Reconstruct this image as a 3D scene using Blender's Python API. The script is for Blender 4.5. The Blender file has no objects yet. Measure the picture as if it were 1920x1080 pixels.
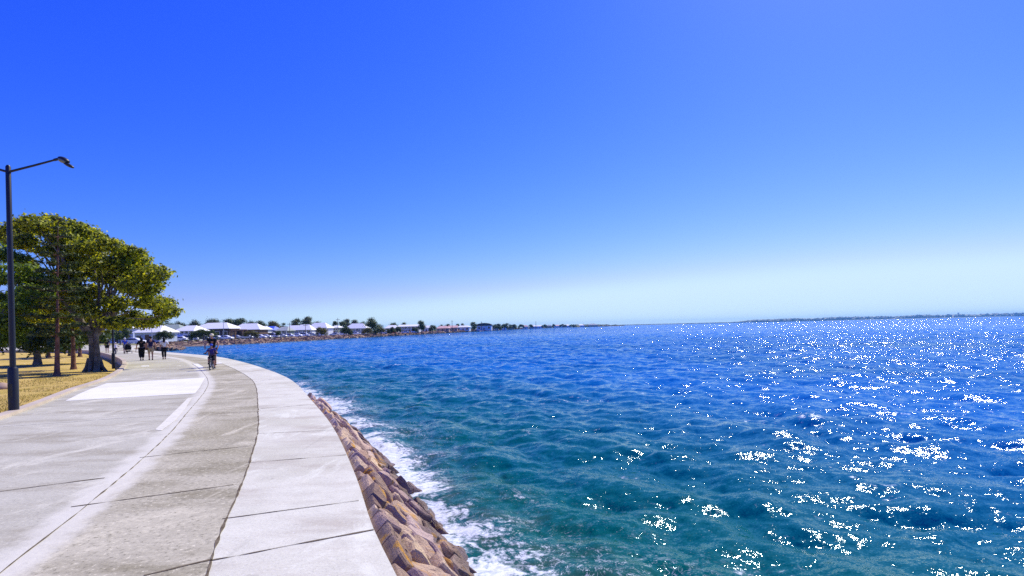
import bpy, bmesh, math, random
import numpy as np
from mathutils import Vector, Matrix, noise
from mathutils.geometry import tessellate_polygon
PI = math.pi
R = math.radians
S = bpy.context.scene
COL = S.collection

# ------------------------------------------------------------------ camera
F = 1000.0                 # focal length in pixels of the 1920 wide photograph
ROLL = math.atan(0.0234)
CAMZ = 1.7
WZ = -1.0                  # water level
cd = bpy.data.cameras.new('camera')
cam = bpy.data.objects.new('camera', cd)
COL.objects.link(cam)
cd.sensor_width = 36
cd.lens = 36 * F / 1920
cd.shift_y = 0.0389
cd.clip_start = 0.1
cd.clip_end = 40000
cam.matrix_world = Matrix.Translation((0, 0, CAMZ)) @ Matrix.Rotation(R(90), 4, 'X') @ Matrix.Rotation(-ROLL, 4, 'Z')
S.camera = cam

# ------------------------------------------------------------------ sky and sun
SUN_EL, SUN_AZ = R(48), R(34)
w = bpy.data.worlds.new("World")
S.world = w
w.use_nodes = True
nt = w.node_tree
bg = nt.nodes['Background']
sky = nt.nodes.new('ShaderNodeTexSky')
sky.sky_type = 'NISHITA'
sky.sun_disc = False
sky.sun_elevation = SUN_EL
sky.sun_rotation = SUN_AZ
sky.air_density = 1.0
sky.dust_density = 0.3
sky.ozone_density = 2.0
sc_ = nt.nodes.new('ShaderNodeSeparateColor')
cc_ = nt.nodes.new('ShaderNodeCombineColor')
nt.links.new(sky.outputs[0], sc_.inputs[0])
for i, (mul, pw) in enumerate(((1.15, 2.1), (0.84, 1.5), (1.04, 0.2))):   # the deep, saturated blue of the photograph
    a = nt.nodes.new('ShaderNodeMath'); a.operation = 'MULTIPLY'; a.inputs[1].default_value = 0.1
    b = nt.nodes.new('ShaderNodeMath'); b.operation = 'POWER'; b.inputs[1].default_value = pw
    c = nt.nodes.new('ShaderNodeMath'); c.operation = 'MULTIPLY'; c.inputs[1].default_value = mul * 10
    d = nt.nodes.new('ShaderNodeMath'); d.operation = 'SMOOTH_MIN'; d.inputs[1].default_value = (5.9, 7.9, 9.0)[i]; d.inputs[2].default_value = (2.2, 2.0, 0.3)[i]
    nt.links.new(sc_.outputs[i], a.inputs[0]); nt.links.new(a.outputs[0], b.inputs[0])
    nt.links.new(b.outputs[0], c.inputs[0]); nt.links.new(c.outputs[0], d.inputs[0]); nt.links.new(d.outputs[0], cc_.inputs[i])
gm = nt.nodes.new('ShaderNodeMath'); gm.operation = 'MULTIPLY'; gm.inputs[1].default_value = 1.36
gx = nt.nodes.new('ShaderNodeMath'); gx.operation = 'SMOOTH_MAX'; gx.inputs[2].default_value = 0.6
nt.links.new(cc_.inputs[0].links[0].from_socket, gm.inputs[0]); nt.links.new(cc_.inputs[1].links[0].from_socket, gx.inputs[0]); nt.links.new(gm.outputs[0], gx.inputs[1])
gn = nt.nodes.new('ShaderNodeMath'); gn.operation = 'SMOOTH_MIN'; gn.inputs[1].default_value = 8.0; gn.inputs[2].default_value = 1.5
nt.links.new(gx.outputs[0], gn.inputs[0]); nt.links.new(gn.outputs[0], cc_.inputs[1])
nt.links.new(cc_.outputs[0], bg.inputs[0])
bg.inputs[1].default_value = 0.1
sd = bpy.data.lights.new('sun', 'SUN')
sd.energy = 5.0
sd.angle = R(0.5)
sd.color = (1.0, 0.94, 0.76)
sun = bpy.data.objects.new('sun', sd)
COL.objects.link(sun)
sv = Vector((math.cos(SUN_EL) * math.sin(SUN_AZ), math.cos(SUN_EL) * math.cos(SUN_AZ), math.sin(SUN_EL)))
sun.rotation_euler = (-sv).to_track_quat('-Z', 'Y').to_euler()
S.view_settings.view_transform = 'Standard'
S.view_settings.look = 'None'
S.view_settings.exposure = 0.18
S.view_settings.gamma = 1.0
cy = S.cycles
cy.max_bounces = 6; cy.diffuse_bounces = 3; cy.glossy_bounces = 2; cy.transmission_bounces = 3
cy.transparent_max_bounces = 6; cy.volume_bounces = 0
cy.sample_clamp_indirect = 4.0
cy.caustics_reflective = False; cy.caustics_refractive = False
cy.use_denoising = False

# ------------------------------------------------------------------ pixel -> world helpers
cR, sR = math.cos(ROLL), math.sin(ROLL)
def ray(x, y):
    u = (x - 960) / F; v = (614.7 - y) / F
    return (u * cR + v * sR, 1.0, -u * sR + v * cR)
def gp(x, y, z=0.0):
    r = ray(x, y); t = (z - CAMZ) / r[2]
    return (r[0] * t, t)
def cx(x, D, z=0.0):       # X of image column x at distance D and height z
    u = (x - 960) / F
    v = ((z - CAMZ) / D + u * sR) / cR
    return D * (u * cR + v * sR)
def zt(x, y, D):
    return CAMZ + D * ray(x, y)[2]

# ------------------------------------------------------------------ object helpers
def tag(o, label=None, cat=None, group=None, kind=None):
    if label: o['label'] = label
    if cat: o['category'] = cat
    if group: o['group'] = group
    if kind: o['kind'] = kind
    return o
def link(name, data, parent=None):
    o = bpy.data.objects.new(name, data)
    COL.objects.link(o)
    if parent is not None: o.parent = parent
    return o
def thing(name, label, cat, loc, rz=0, group=None):
    o = link(name, None)
    o.location = loc; o.rotation_euler = (0, 0, rz)
    o.empty_display_size = 0.2
    return tag(o, label, cat, group)
def copy_tree(o, parent=None):
    c = o.copy(); COL.objects.link(c)
    if parent is not None: c.parent = parent
    for ch in list(kids.get(o.name, [])):
        copy_tree(ch, c)
    return c
kids = {}
class MB:
    def __init__(s): s.v = []; s.f = []; s.mi = []; s.sm = []
    def add(s, vs, fs, smooth=False, mi=0):
        b = len(s.v)
        s.v.extend([tuple(v) for v in vs])
        for f in fs:
            s.f.append(tuple(i + b for i in f)); s.sm.append(smooth); s.mi.append(mi)
    def box(s, c, d, rz=0, mi=0, taper=1.0, M=None):
        x, y, z = d[0] / 2, d[1] / 2, d[2] / 2
        vs = [(-x, -y, -z), (x, -y, -z), (x, y, -z), (-x, y, -z), (-x * taper, -y * taper, z), (x * taper, -y * taper, z), (x * taper, y * taper, z), (-x * taper, y * taper, z)]
        m = M if M is not None else Matrix.Rotation(rz, 3, 'Z')
        vs = [tuple((m @ Vector(v)) + Vector(c)) for v in vs]
        s.add(vs, [(3, 2, 1, 0), (4, 5, 6, 7), (0, 1, 5, 4), (1, 2, 6, 5), (2, 3, 7, 6), (3, 0, 4, 7)], mi=mi)
    def tube(s, pts, rad, n=8, cap=True, mi=0, smooth=True):
        pts = [Vector(p) for p in pts]
        if not hasattr(rad, '__len__'): rad = [rad] * len(pts)
        rings = []; up = None
        for i, p in enumerate(pts):
            d = (pts[min(i + 1, len(pts) - 1)] - pts[max(i - 1, 0)])
            if d.length < 1e-9: d = Vector((0, 0, 1))
            d.normalize()
            if up is None:
                up = Vector((0, 0, 1)) if abs(d.z) < .9 else Vector((1, 0, 0))
            a = d.cross(up)
            if a.length < 1e-5: a = d.cross(Vector((0, 1, 0)))
            a.normalize(); b = a.cross(d); up = b
            rings.append([p + (a * math.cos(2 * PI * k / n) + b * math.sin(2 * PI * k / n)) * rad[i] for k in range(n)])
        vs = [v for r in rings for v in r]; fs = []
        for i in range(len(rings) - 1):
            for k in range(n):
                fs.append((i * n + k, i * n + (k + 1) % n, (i + 1) * n + (k + 1) % n, (i + 1) * n + k))
        s.add(vs, fs, smooth, mi)
        if cap:
            s.add([v for v in rings[0]], [tuple(range(n))], False, mi)
            s.add([v for v in rings[-1]], [tuple(reversed(range(n)))], False, mi)
    def ell(s, c, r, n=10, m=7, M=None, mi=0):
        vs = []; fs = []
        for i in range(m + 1):
            th = PI * i / m
            for k in range(n):
                ph = 2 * PI * k / n
                v = Vector((r[0] * math.sin(th) * math.cos(ph), r[1] * math.sin(th) * math.sin(ph), r[2] * math.cos(th)))
                if M is not None: v = M @ v
                vs.append(v + Vector(c))
        for i in range(m):
            for k in range(n):
                fs.append((i * n + k, (i + 1) * n + k, (i + 1) * n + (k + 1) % n, i * n + (k + 1) % n))
        s.add(vs, fs, True, mi)
    def torus(s, c, Rr, r, axis='X', n=24, m=8):
        vs = []; fs = []
        for i in range(n):
            a = 2 * PI * i / n
            for k in range(m):
                b = 2 * PI * k / m
                q = (Rr + r * math.cos(b)); p = (r * math.sin(b), q * math.cos(a), q * math.sin(a))
                vs.append((p[0] + c[0], p[1] + c[1], p[2] + c[2]))
        for i in range(n):
            for k in range(m):
                fs.append((i * m + k, ((i + 1) % n) * m + k, ((i + 1) % n) * m + (k + 1) % m, i * m + (k + 1) % m))
        s.add(vs, fs, True)
    def build(s, name, mats, parent=None):
        me = bpy.data.meshes.new(name)
        me.from_pydata(s.v, [], s.f)
        me.polygons.foreach_set('use_smooth', s.sm)
        if not isinstance(mats, (list, tuple)): mats = [mats]
        for m in mats: me.materials.append(m)
        if len(mats) > 1: me.polygons.foreach_set('material_index', s.mi)
        me.update()
        o = link(name, me, parent)
        if parent is not None: kids.setdefault(parent.name, []).append(o)
        return o
def np_mesh(name, V, Q, mat, parent=None, smooth=False):
    me = bpy.data.meshes.new(name)
    V = np.asarray(V, dtype=np.float32).reshape(-1, 3); Q = np.asarray(Q, dtype=np.int32)
    k = Q.shape[1]
    me.vertices.add(len(V)); me.vertices.foreach_set('co', V.ravel())
    me.loops.add(Q.size); me.loops.foreach_set('vertex_index', Q.ravel())
    me.polygons.add(len(Q)); me.polygons.foreach_set('loop_start', np.arange(len(Q), dtype=np.int32) * k)
    me.polygons.foreach_set('loop_total', np.full(len(Q), k, dtype=np.int32))
    me.polygons.foreach_set('use_smooth', np.full(len(Q), smooth, dtype=bool))
    me.update(calc_edges=True)
    me.materials.append(mat)
    o = link(name, me, parent)
    if parent is not None: kids.setdefault(parent.name, []).append(o)
    return o

# ------------------------------------------------------------------ materials
def mat(name, col, rough=0.6, spec=0.4, metal=0.0):
    m = bpy.data.materials.new(name); m.use_nodes = True
    b = m.node_tree.nodes['Principled BSDF']
    b.inputs['Base Color'].default_value = (*col, 1); b.inputs['Roughness'].default_value = rough
    b.inputs['Specular IOR Level'].default_value = spec; b.inputs['Metallic'].default_value = metal
    return m
class NT:
    def __init__(s, m): s.t = m.node_tree; s.n = s.t.nodes; s.b = s.n['Principled BSDF']
    def __call__(s, typ, **kw):
        n = s.n.new(typ)
        for k, v in kw.items(): setattr(n, k, v)
        return n
    def l(s, a, b): s.t.links.new(a, b)
    def pos(s, scale=None):
        g = s('ShaderNodeNewGeometry')
        if scale is None: return g.outputs['Position']
        m = s('ShaderNodeVectorMath', operation='MULTIPLY'); m.inputs[1].default_value = scale
        s.l(g.outputs['Position'], m.inputs[0]); return m.outputs[0]
    def obj(s, scale=None):
        g = s('ShaderNodeTexCoord')
        if scale is None: return g.outputs['Object']
        m = s('ShaderNodeVectorMath', operation='MULTIPLY'); m.inputs[1].default_value = scale
        s.l(g.outputs['Object'], m.inputs[0]); return m.outputs[0]
    def noise(s, vec, scale, detail=3, rough=0.55, dist=0.0):
        n = s('ShaderNodeTexNoise'); n.inputs['Scale'].default_value = scale; n.inputs['Detail'].default_value = detail
        n.inputs['Roughness'].default_value = rough; n.inputs['Distortion'].default_value = dist
        if vec is not None: s.l(vec, n.inputs['Vector'])
        return n
    def ramp(s, fac, stops):
        r = s('ShaderNodeValToRGB'); e = r.color_ramp.elements
        while len(e) < len(stops): e.new(0.5)
        for i, (p, c) in enumerate(stops):
            e[i].position = p; e[i].color = (*c, 1) if len(c) == 3 else c
        s.l(fac, r.inputs[0]); return r.outputs[0]
    def mix(s, fac, a, b, mode='MIX'):
        m = s('ShaderNodeMix', data_type='RGBA', blend_type=mode)
        for x, i in ((fac, 0), (a, 6), (b, 7)):
            if isinstance(x, (int, float)): m.inputs[i].default_value = x
            elif isinstance(x, tuple): m.inputs[i].default_value = (*x, 1)
            else: s.l(x, m.inputs[i])
        return m.outputs[2]
    def math(s, op, a, b=0.0, clamp=False):
        m = s('ShaderNodeMath', operation=op, use_clamp=clamp)
        for x, i in ((a, 0), (b, 1)):
            if isinstance(x, (int, float)): m.inputs[i].default_value = x
            else: s.l(x, m.inputs[i])
        return m.outputs[0]
    def mr(s, v, a, b, c=0.0, d=1.0, smooth=True):
        m = s('ShaderNodeMapRange', interpolation_type='SMOOTHSTEP' if smooth else 'LINEAR')
        s.l(v, m.inputs[0])
        for i, x in enumerate((a, b, c, d)): m.inputs[i + 1].default_value = x
        return m.outputs[0]
    def bump(s, h, dist, strength=1.0):
        b = s('ShaderNodeBump'); b.inputs['Distance'].default_value = dist; b.inputs['Strength'].default_value = strength
        s.l(h, b.inputs['Height']); s.l(b.outputs[0], s.b.inputs['Normal']); return b
def noisy(name, c1, c2, scale=3.0, rough=0.7, spec=0.3, bump=0.0, detail=4):
    m = mat(name, c1, rough, spec); n = NT(m)
    a = n.noise(n.obj(), scale, detail)
    n.l(n.ramp(a.outputs[0], [(0.35, c1), (0.65, c2)]), n.b.inputs['Base Color'])
    if bump: n.bump(n.noise(n.obj(), scale * 4, detail).outputs[0], bump)
    return m
def rnd_color(n, stops, coord='RANDOM'):
    i = n('ShaderNodeObjectInfo') if coord == 'RANDOM' else n('ShaderNodeNewGeometry')
    return n.ramp(i.outputs['Random' if coord == 'RANDOM' else 'Random Per Island'], stops)

def concrete(name, base, dark, agg, aggamt, patch, warm=(0.36, 0.30, 0.22)):
    m = mat(name, base, 0.85, 0.25); n = NT(m); P = n.pos()
    big = n.noise(P, 0.35, 5, 0.6, 0.4)
    c = n.mix(n.mr(big.outputs[0], 0.42, 0.68), base, dark)
    st = n.noise(n.pos((0.5, 1.6, 1)), 0.9, 6, 0.65)
    c = n.mix(n.math('MULTIPLY', n.mr(st.outputs[0], 0.45, 0.68), patch), c, warm)
    lg = n.noise(n.pos((1.0, 0.55, 1)), 1.3, 5, 0.7, 0.8)
    c = n.mix(n.math('MULTIPLY', n.mr(lg.outputs[0], 0.52, 0.66), patch), c, tuple(min(.8, x * 1.28) for x in base))
    med = n.noise(P, 4.0, 6, 0.7)
    c = n.mix(n.mr(med.outputs[0], 0.3, 0.7, 0.0, 0.35), c, tuple(x * 0.72 for x in base))
    sp = n.noise(P, 2.3, 3, 0.5)
    c = n.mix(n.mr(sp.outputs[0], 0.70, 0.76, 0, 0.5), c, tuple(x * .5 for x in dark))
    ty = n.noise(n.pos((3.0, 0.12, 1)), 1.6, 4, 0.6)
    c = n.mix(n.mr(ty.outputs[0], 0.60, 0.72, 0, 0.22), c, tuple(x * .5 for x in dark))
    spk = n.noise(P, agg * 0.8, 4, 0.8)
    c = n.mix(n.mr(spk.outputs[0], 0.52, 0.72, 0.0, aggamt), c, tuple(x * 0.42 for x in dark))
    c = n.mix(n.mr(spk.outputs[0], 0.46, 0.30, 0.0, aggamt), c, tuple(min(.82, x * 1.5) for x in base))
    wa = n('ShaderNodeAttribute', attribute_name='wash').outputs['Fac']      # pale laitance washed along the middle joint
    wn = n.noise(P, 2.2, 5, 0.7)
    c = n.mix(n.math('MULTIPLY', n.mr(n.math('ADD', wa, n.math('MULTIPLY', n.math('SUBTRACT', wn.outputs[0], 0.5), 1.2)), 0.35, 0.95), 0.75), c, (0.66, 0.63, 0.51))
    n.l(c, n.b.inputs['Base Color'])
    n.bump(spk.outputs[0], 0.004 if aggamt > .3 else 0.0015)
    return m
M = {}
M['slab'] = concrete('slab_concrete', (0.50, 0.475, 0.365), (0.39, 0.365, 0.265), 36, 0.6, 0.85, (0.31, 0.275, 0.185))
M['agg'] = concrete('aggregate_concrete', (0.47, 0.43, 0.305), (0.31, 0.275, 0.165), 26, 1.0, 0.85, (0.22, 0.19, 0.105))
M['strip'] = concrete('edge_concrete', (0.66, 0.635, 0.50), (0.53, 0.505, 0.375), 45, 0.45, 0.6)
M['newslab'] = concrete('new_concrete', (0.80, 0.78, 0.68), (0.72, 0.70, 0.60), 50, 0.12, 0.15)
M['kerb'] = concrete('kerb_concrete', (0.56, 0.47, 0.37), (0.44, 0.37, 0.28), 40, 0.25, 0.4)
M['joint'] = noisy('joint_fill', (0.10, 0.075, 0.045), (0.19, 0.155, 0.10), 9, 0.95, 0.1)
M['paint'] = noisy('white_paint', (0.80, 0.79, 0.77), (0.70, 0.68, 0.65), 14, 0.7, 0.3)
M['asphalt'] = noisy('asphalt', (0.30, 0.29, 0.28), (0.38, 0.37, 0.35), 1.5, 0.9, 0.2)
def lawn_mat():
    m = mat('dry_grass', (0.5, 0.35, 0.1), 0.95, 0.1); n = NT(m); P = n.pos()
    a = n.noise(P, 0.55, 6, 0.65, 0.6); b = n.noise(P, 14, 5, 0.8); c2 = n.noise(n.pos((0.35, 1, 1)), 0.9, 4, 0.6)
    c = n.ramp(a.outputs[0], [(0.30, (0.26, 0.24, 0.035)), (0.42, (0.58, 0.42, 0.09)), (0.58, (0.74, 0.53, 0.17)), (0.74, (0.60, 0.34, 0.09))])
    c = n.mix(n.mr(c2.outputs[0], 0.55, 0.72, 0, 0.6), c, (0.26, 0.24, 0.05))
    c = n.mix(n.mr(b.outputs[0], 0.35, 0.65, 0, 0.5), c, (0.33, 0.22, 0.07))
    n.l(c, n.b.inputs['Base Color']); n.bump(b.outputs[0], 0.05)
    return m
M['lawn'] = lawn_mat()
M['verge'] = noisy('verge_grass', (0.30, 0.26, 0.10), (0.16, 0.19, 0.05), 0.25, 0.95, 0.1)
def stone_mat():
    m = mat('sea_stone', (0.3, 0.2, 0.18), 0.8, 0.3); n = NT(m); P = n.pos()
    base = rnd_color(n, [(0.0, (0.45, 0.28, 0.19)), (0.25, (0.68, 0.49, 0.34)), (0.45, (0.26, 0.16, 0.115)), (0.6, (0.60, 0.44, 0.40)), (0.75, (0.78, 0.56, 0.32)), (0.88, (0.55, 0.38, 0.33)), (1.0, (0.36, 0.235, 0.17))])
    a = n.noise(P, 5, 7, 0.7); b = n.noise(P, 2.0, 4, 0.6, 1.0)
    c = n.mix(n.mr(a.outputs[0], 0.46, 0.70, 0, 0.7), base, (0.19, 0.12, 0.10))
    c = n.mix(n.mr(a.outputs[0], 0.42, 0.30, 0, 0.6), c, (0.55, 0.44, 0.35))
    c = n.mix(n.mr(b.outputs[0], 0.575, 0.66, 0, 0.9), c, (0.66, 0.33, 0.04))
    z = n('ShaderNodeSeparateXYZ'); n.l(P, z.inputs[0])
    wet = n.mr(n.math('ADD', z.outputs[2], n.math('MULTIPLY', n.math('SUBTRACT', b.outputs[0], 0.5), 0.5)), -0.58, -0.80)
    c = n.mix(wet, c, n.mix(1.0, c, (0.42, 0.40, 0.40), 'MULTIPLY'))
    n.l(c, n.b.inputs['Base Color'])
    n.l(n.mr(z.outputs[2], -0.72, -0.9, 0.85, 0.35), n.b.inputs['Roughness'])
    n.bump(n.noise(P, 16, 6, 0.75).outputs[0], 0.05)
    return m
M['stone'] = stone_mat()
M['mortar'] = noisy('mortar', (0.12, 0.085, 0.07), (0.26, 0.19, 0.15), 9, 0.95, 0.1, 0.02)
def rubble_mat():
    m = mat('rubble', (0.3, 0.2, 0.18), 0.9, 0.2); n = NT(m)
    n.l(rnd_color(n, [(0, (0.30, 0.20, 0.15)), (0.3, (0.17, 0.11, 0.08)), (0.6, (0.42, 0.29, 0.20)), (0.85, (0.52, 0.38, 0.22)), (1, (0.24, 0.17, 0.14))], 'ISLAND'), n.b.inputs['Base Color'])
    return m
M['rubble'] = rubble_mat()

# ------------------------------------------------------------------ water
def ocean_tile(N, L, kmin, kmax, wind, spread, slope_rms, seed, pk):
    rs = np.random.RandomState(seed)
    k1 = np.fft.fftfreq(N, d=L / N) * 2 * PI
    KX, KY = np.meshgrid(k1, k1); K = np.hypot(KX, KY); K[0, 0] = 1
    cosw = (KX * wind[0] + KY * wind[1]) / K
    Sp = K ** -4.0 * np.exp(-1.0 * (pk / K) ** 2) * (np.clip(0.5 + 0.5 * cosw, 0, 1) ** (spread) + 0.06)
    Sp *= (K > kmin) & (K < kmax); Sp[0, 0] = 0
    H = (rs.normal(size=(N, N)) + 1j * rs.normal(size=(N, N))) * np.sqrt(Sp)
    f = lambda A: np.real(np.fft.ifft2(A))
    sx, sy = f(1j * KX * H), f(1j * KY * H)
    sc = slope_rms / math.sqrt(float((sx ** 2 + sy ** 2).mean()))
    dx, dy = f(-1j * KX / K * H), f(-1j * KY / K * H)
    return [a * sc for a in (f(H), dx, dy)]
def sample(tile, L, X, Y, rot=0.0):
    c, s = math.cos(rot), math.sin(rot)
    x = (X * c + Y * s) / L; y = (-X * s + Y * c) / L
    N = tile[0].shape[0]
    fx = (x % 1) * N; fy = (y % 1) * N
    i = np.floor(fx).astype(int); j = np.floor(fy).astype(int); u = fx - i; v = fy - j
    i %= N; j %= N; i2 = (i + 1) % N; j2 = (j + 1) % N
    o = [(T[j, i] * (1 - u) + T[j, i2] * u) * (1 - v) + (T[j2, i] * (1 - u) + T[j2, i2] * u) * v for T in tile]
    return o[0], o[1] * c - o[2] * s, o[1] * s + o[2] * c

# shoreline curves -------------------------------------------------------
def smooth_curve(P, step=0.5):
    P = [np.array(p, float) for p in P]; out = []
    for i in range(len(P) - 1):
        p0 = P[max(i - 1, 0)]; p1 = P[i]; p2 = P[i + 1]; p3 = P[min(i + 2, len(P) - 1)]
        n = max(2, int(np.linalg.norm(p2 - p1) / step))
        a = np.linalg.norm(p1 - p0) ** .5 or 1; b = np.linalg.norm(p2 - p1) ** .5; c = np.linalg.norm(p3 - p2) ** .5 or 1
        m1 = (p2 - p1) / b + 0; m2 = (p2 - p1) / b + 0
        if i > 0: m1 = ((p1 - p0) / a * b + (p2 - p1) / b * a) / (a + b)
        if i < len(P) - 2: m2 = ((p2 - p1) / b * c + (p3 - p2) / c * b) / (b + c)
        m1 = m1 * b; m2 = m2 * b
        for k in range(n):
            t = k / n
            out.append((2 * t**3 - 3 * t**2 + 1) * p1 + (t**3 - 2 * t**2 + t) * m1 + (-2 * t**3 + 3 * t**2) * p2 + (t**3 - t**2) * m2)
    out.append(P[-1]); return np.array(out)
def offset(C, d):          # positive = to the left of the direction of travel
    T = np.gradient(C, axis=0); T /= np.linalg.norm(T, axis=1)[:, None]
    return C + np.stack([-T[:, 1], T[:, 0]], 1) * d
O_px = [(744, 1080), (700, 990), (668, 895), (625, 802), (589.6, 756.9), (543.7, 711), (491, 689.3), (447, 676.7), (406, 668.6), (346.7, 663), (291, 658)]
O_pts = [(8.5, -16), (5.2, -9), (2.3, -3.5)] + [gp(*p) for p in O_px] + [(-54, 76), (-66, 95), (-76, 112)]
O = smooth_curve(O_pts, 0.4)
J1, J2, J3 = offset(O, 1.22), offset(O, 2.62), offset(O, 6.0)
K_px = [(0, 786.7), (80, 757.8), (148, 730), (192.6, 715.6), (222, 700.7), (237, 686), (232.6, 674.8), (207, 665), (180, 659)]
K_pts = [(-1, -16), (-3.2, -9), (-6.0, -1.5), (-8.6, 5.5)] + [gp(*p) for p in K_px]
K = smooth_curve(K_pts, 0.4)
WALL = [gp(160, 657.3), gp(100, 657.2), gp(0, 657.6), (-150, 84)]
# waterline
Wn = offset(O, -1.05)
W_px = [(322, 651.3), (405, 647.6), (460, 645.0), (520, 642.0), (580, 638.6), (640, 634.9), (700, 631.6), (780, 627.4), (850, 623.7), (900, 621.1), (1000, 616.2), (1080, 613.45)]
Wf = [gp(x, y, WZ) for x, y in W_px] + [(cx(1135, 1800), 1800), (cx(1172, 2600), 2600)]
Wall_line = smooth_curve([tuple(p) for p in Wn[::12]] + [(-77, 119), ] + Wf, 1.0)
Cf = offset(smooth_curve([(-77, 119)] + Wf, 2.0), 6.0)      # crest of the far sea wall
def dist_to(C, X, Y, chunk=40000):
    seg = C[::max(1, len(C) // 1500)]
    out = np.empty(X.size, np.float32); xf = X.ravel(); yf = Y.ravel()
    for i in range(0, xf.size, chunk):
        d = (xf[i:i + chunk, None] - seg[None, :, 0]) ** 2 + (yf[i:i + chunk, None] - seg[None, :, 1]) ** 2
        out[i:i + chunk] = np.sqrt(d.min(1))
    return out.reshape(X.shape)

def water_mat():
    m = mat('sea_water', (0.0, 0.06, 0.09), 0.11, 0.5); n = NT(m); P = n.pos()
    b = n.b; b.inputs['IOR'].default_value = 1.36; b.inputs['Specular Tint'].default_value = (0.18, 0.62, 1.0, 1)
    at = n('ShaderNodeAttribute', attribute_name='shore'); sh = at.outputs['Fac']
    cr = n('ShaderNodeAttribute', attribute_name='crest').outputs['Fac']
    far = n('ShaderNodeAttribute', attribute_name='farness').outputs['Fac']
    deep = n.mix(n.mr(sh, 1.0, 17), (0.0, 0.092, 0.060), (0.0, 0.130, 0.42))
    deep = n.mix(n.mr(sh, 25, 200), deep, (0.0, 0.190, 0.76))
    pt = n.noise(P, 0.08, 4, 0.6)
    deep = n.mix(n.mr(pt.outputs[0], 0.42, 0.62, 0, 0.4), deep, (0.0, 0.09, 0.17))
    shal = n.noise(P, 1.1, 5, 0.7, 0.5)
    body = n.mix(n.math('MULTIPLY', n.mr(sh, 2.2, 0.1), n.mr(shal.outputs[0], 0.4, 0.65, .1, .9)), deep, (0.085, 0.10, 0.035))
    # foam: thick lace along the stones, thinning seaward
    w1 = n.noise(P, 0.9, 3, 0.5)
    wv = n('ShaderNodeVectorMath', operation='MULTIPLY_ADD'); n.l(w1.outputs['Color'], wv.inputs[0]); wv.inputs[1].default_value = (1.1, 1.1, 0); n.l(P, wv.inputs[2])
    f1 = n.noise(wv.outputs[0], 3.2, 6, 0.68, 1.2)
    rg = n.noise(wv.outputs[0], 2.6, 4, 0.6, 1.6); rg2 = n.noise(wv.outputs[0], 6.5, 3, 0.6, 1.0)
    rid = n.math('MAXIMUM', n.mr(n.math('ABSOLUTE', n.math('SUBTRACT', rg.outputs[0], 0.5)), 0.022, 0.0), n.mr(n.math('ABSOLUTE', n.math('SUBTRACT', rg2.outputs[0], 0.5)), 0.025, 0.0))
    brk = n.noise(P, 9.0, 5, 0.75)
    lace = n.math('MULTIPLY', n.math('MULTIPLY', rid, n.mr(brk.outputs[0], 0.44, 0.56)), n.mr(f1.outputs[0], 0.38, 0.55))
    f2 = n.noise(P, 0.55, 4, 0.6)
    zone = n.math('MULTIPLY', n.mr(sh, 3.4, 0.8), n.mr(f2.outputs[0], 0.40, 0.56))
    thick = n.math('ADD', n.math('ADD', n.mr(sh, 1.6, 0.0, 0, 0.42), f1.outputs[0]), n.math('MULTIPLY', n.math('SUBTRACT', f2.outputs[0], 0.5), 0.9))
    thick = n.math('ADD', thick, n.math('MULTIPLY', n.math('SUBTRACT', brk.outputs[0], 0.5), 0.5))
    thick = n.mr(thick, 0.70, 0.90)
    foam = n.math('MAXIMUM', thick, n.math('MULTIPLY', lace, zone))
    spk = n.noise(P, 22, 4, 0.8)
    foam = n.math('MAXIMUM', foam, n.math('MULTIPLY', n.mr(spk.outputs[0], 0.64, 0.70), n.mr(sh, 4.5, 0.8)))
    foam = n.math('MAXIMUM', foam, n.math('MULTIPLY', n.mr(cr, 0.62, 0.95), n.mr(f1.outputs[0], 0.5, 0.62)))
    foam = n.math('MULTIPLY', foam, n.mr(brk.outputs[0], 0.35, 0.6, 0.62, 0.95))
    n.l(n.mix(foam, body, (0.74, 0.76, 0.78)), b.inputs['Base Color'])
    # ripples as a direct tilt of the normal, so they do not fade out with distance
    r1 = n.noise(n.pos((1.0, 1.5, 0)), 6.0, 4, 0.55); r2 = n.noise(n.pos((0.7, 1.1, 0)), 1.1, 3, 0.6); r3 = n.noise(P, 40, 2, 0.6)
    def tilt(r, amp):
        v = n('ShaderNodeVectorMath', operation='SUBTRACT'); n.l(r.outputs['Color'], v.inputs[0]); v.inputs[1].default_value = (0.5, 0.5, 0.5)
        k = n('ShaderNodeVectorMath', operation='SCALE'); n.l(v.outputs[0], k.inputs[0])
        if isinstance(amp, float): k.inputs['Scale'].default_value = amp
        else: n.l(amp, k.inputs['Scale'])
        return k.outputs[0]
    def add(a, c):
        v = n('ShaderNodeVectorMath', operation='ADD'); n.l(a, v.inputs[0]); n.l(c, v.inputs[1]); return v.outputs[0]
    g = n('ShaderNodeNewGeometry').outputs['Normal']
    nn = add(add(add(g, tilt(r1, n.mr(far, 0, 1, 0.75, 1.5))), tilt(r2, n.mr(far, 0, 1, 0.2, 1.4))), tilt(r3, n.mr(far, 0, 1, 0.7, 1.15)))
    glitter_tilt = n('ShaderNodeVectorMath', operation='SCALE'); glitter_tilt.inputs[0].default_value = (-0.62, -0.78, 0); n.l(n.mr(far, 0, 1, 0.04, 0.15), glitter_tilt.inputs['Scale'])   # wind waves lean; this fixed tilt is put in for sky reflection and glitter
    nn = add(nn, glitter_tilt.outputs[0])
    k = n('ShaderNodeVectorMath', operation='NORMALIZE'); n.l(nn, k.inputs[0])
    n.l(k.outputs[0], b.inputs['Normal'])
    n.l(n.mix(foam, (0.065, 0.065, 0.065), (0.8, 0.8, 0.8)), b.inputs['Roughness'])
    return m
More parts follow.
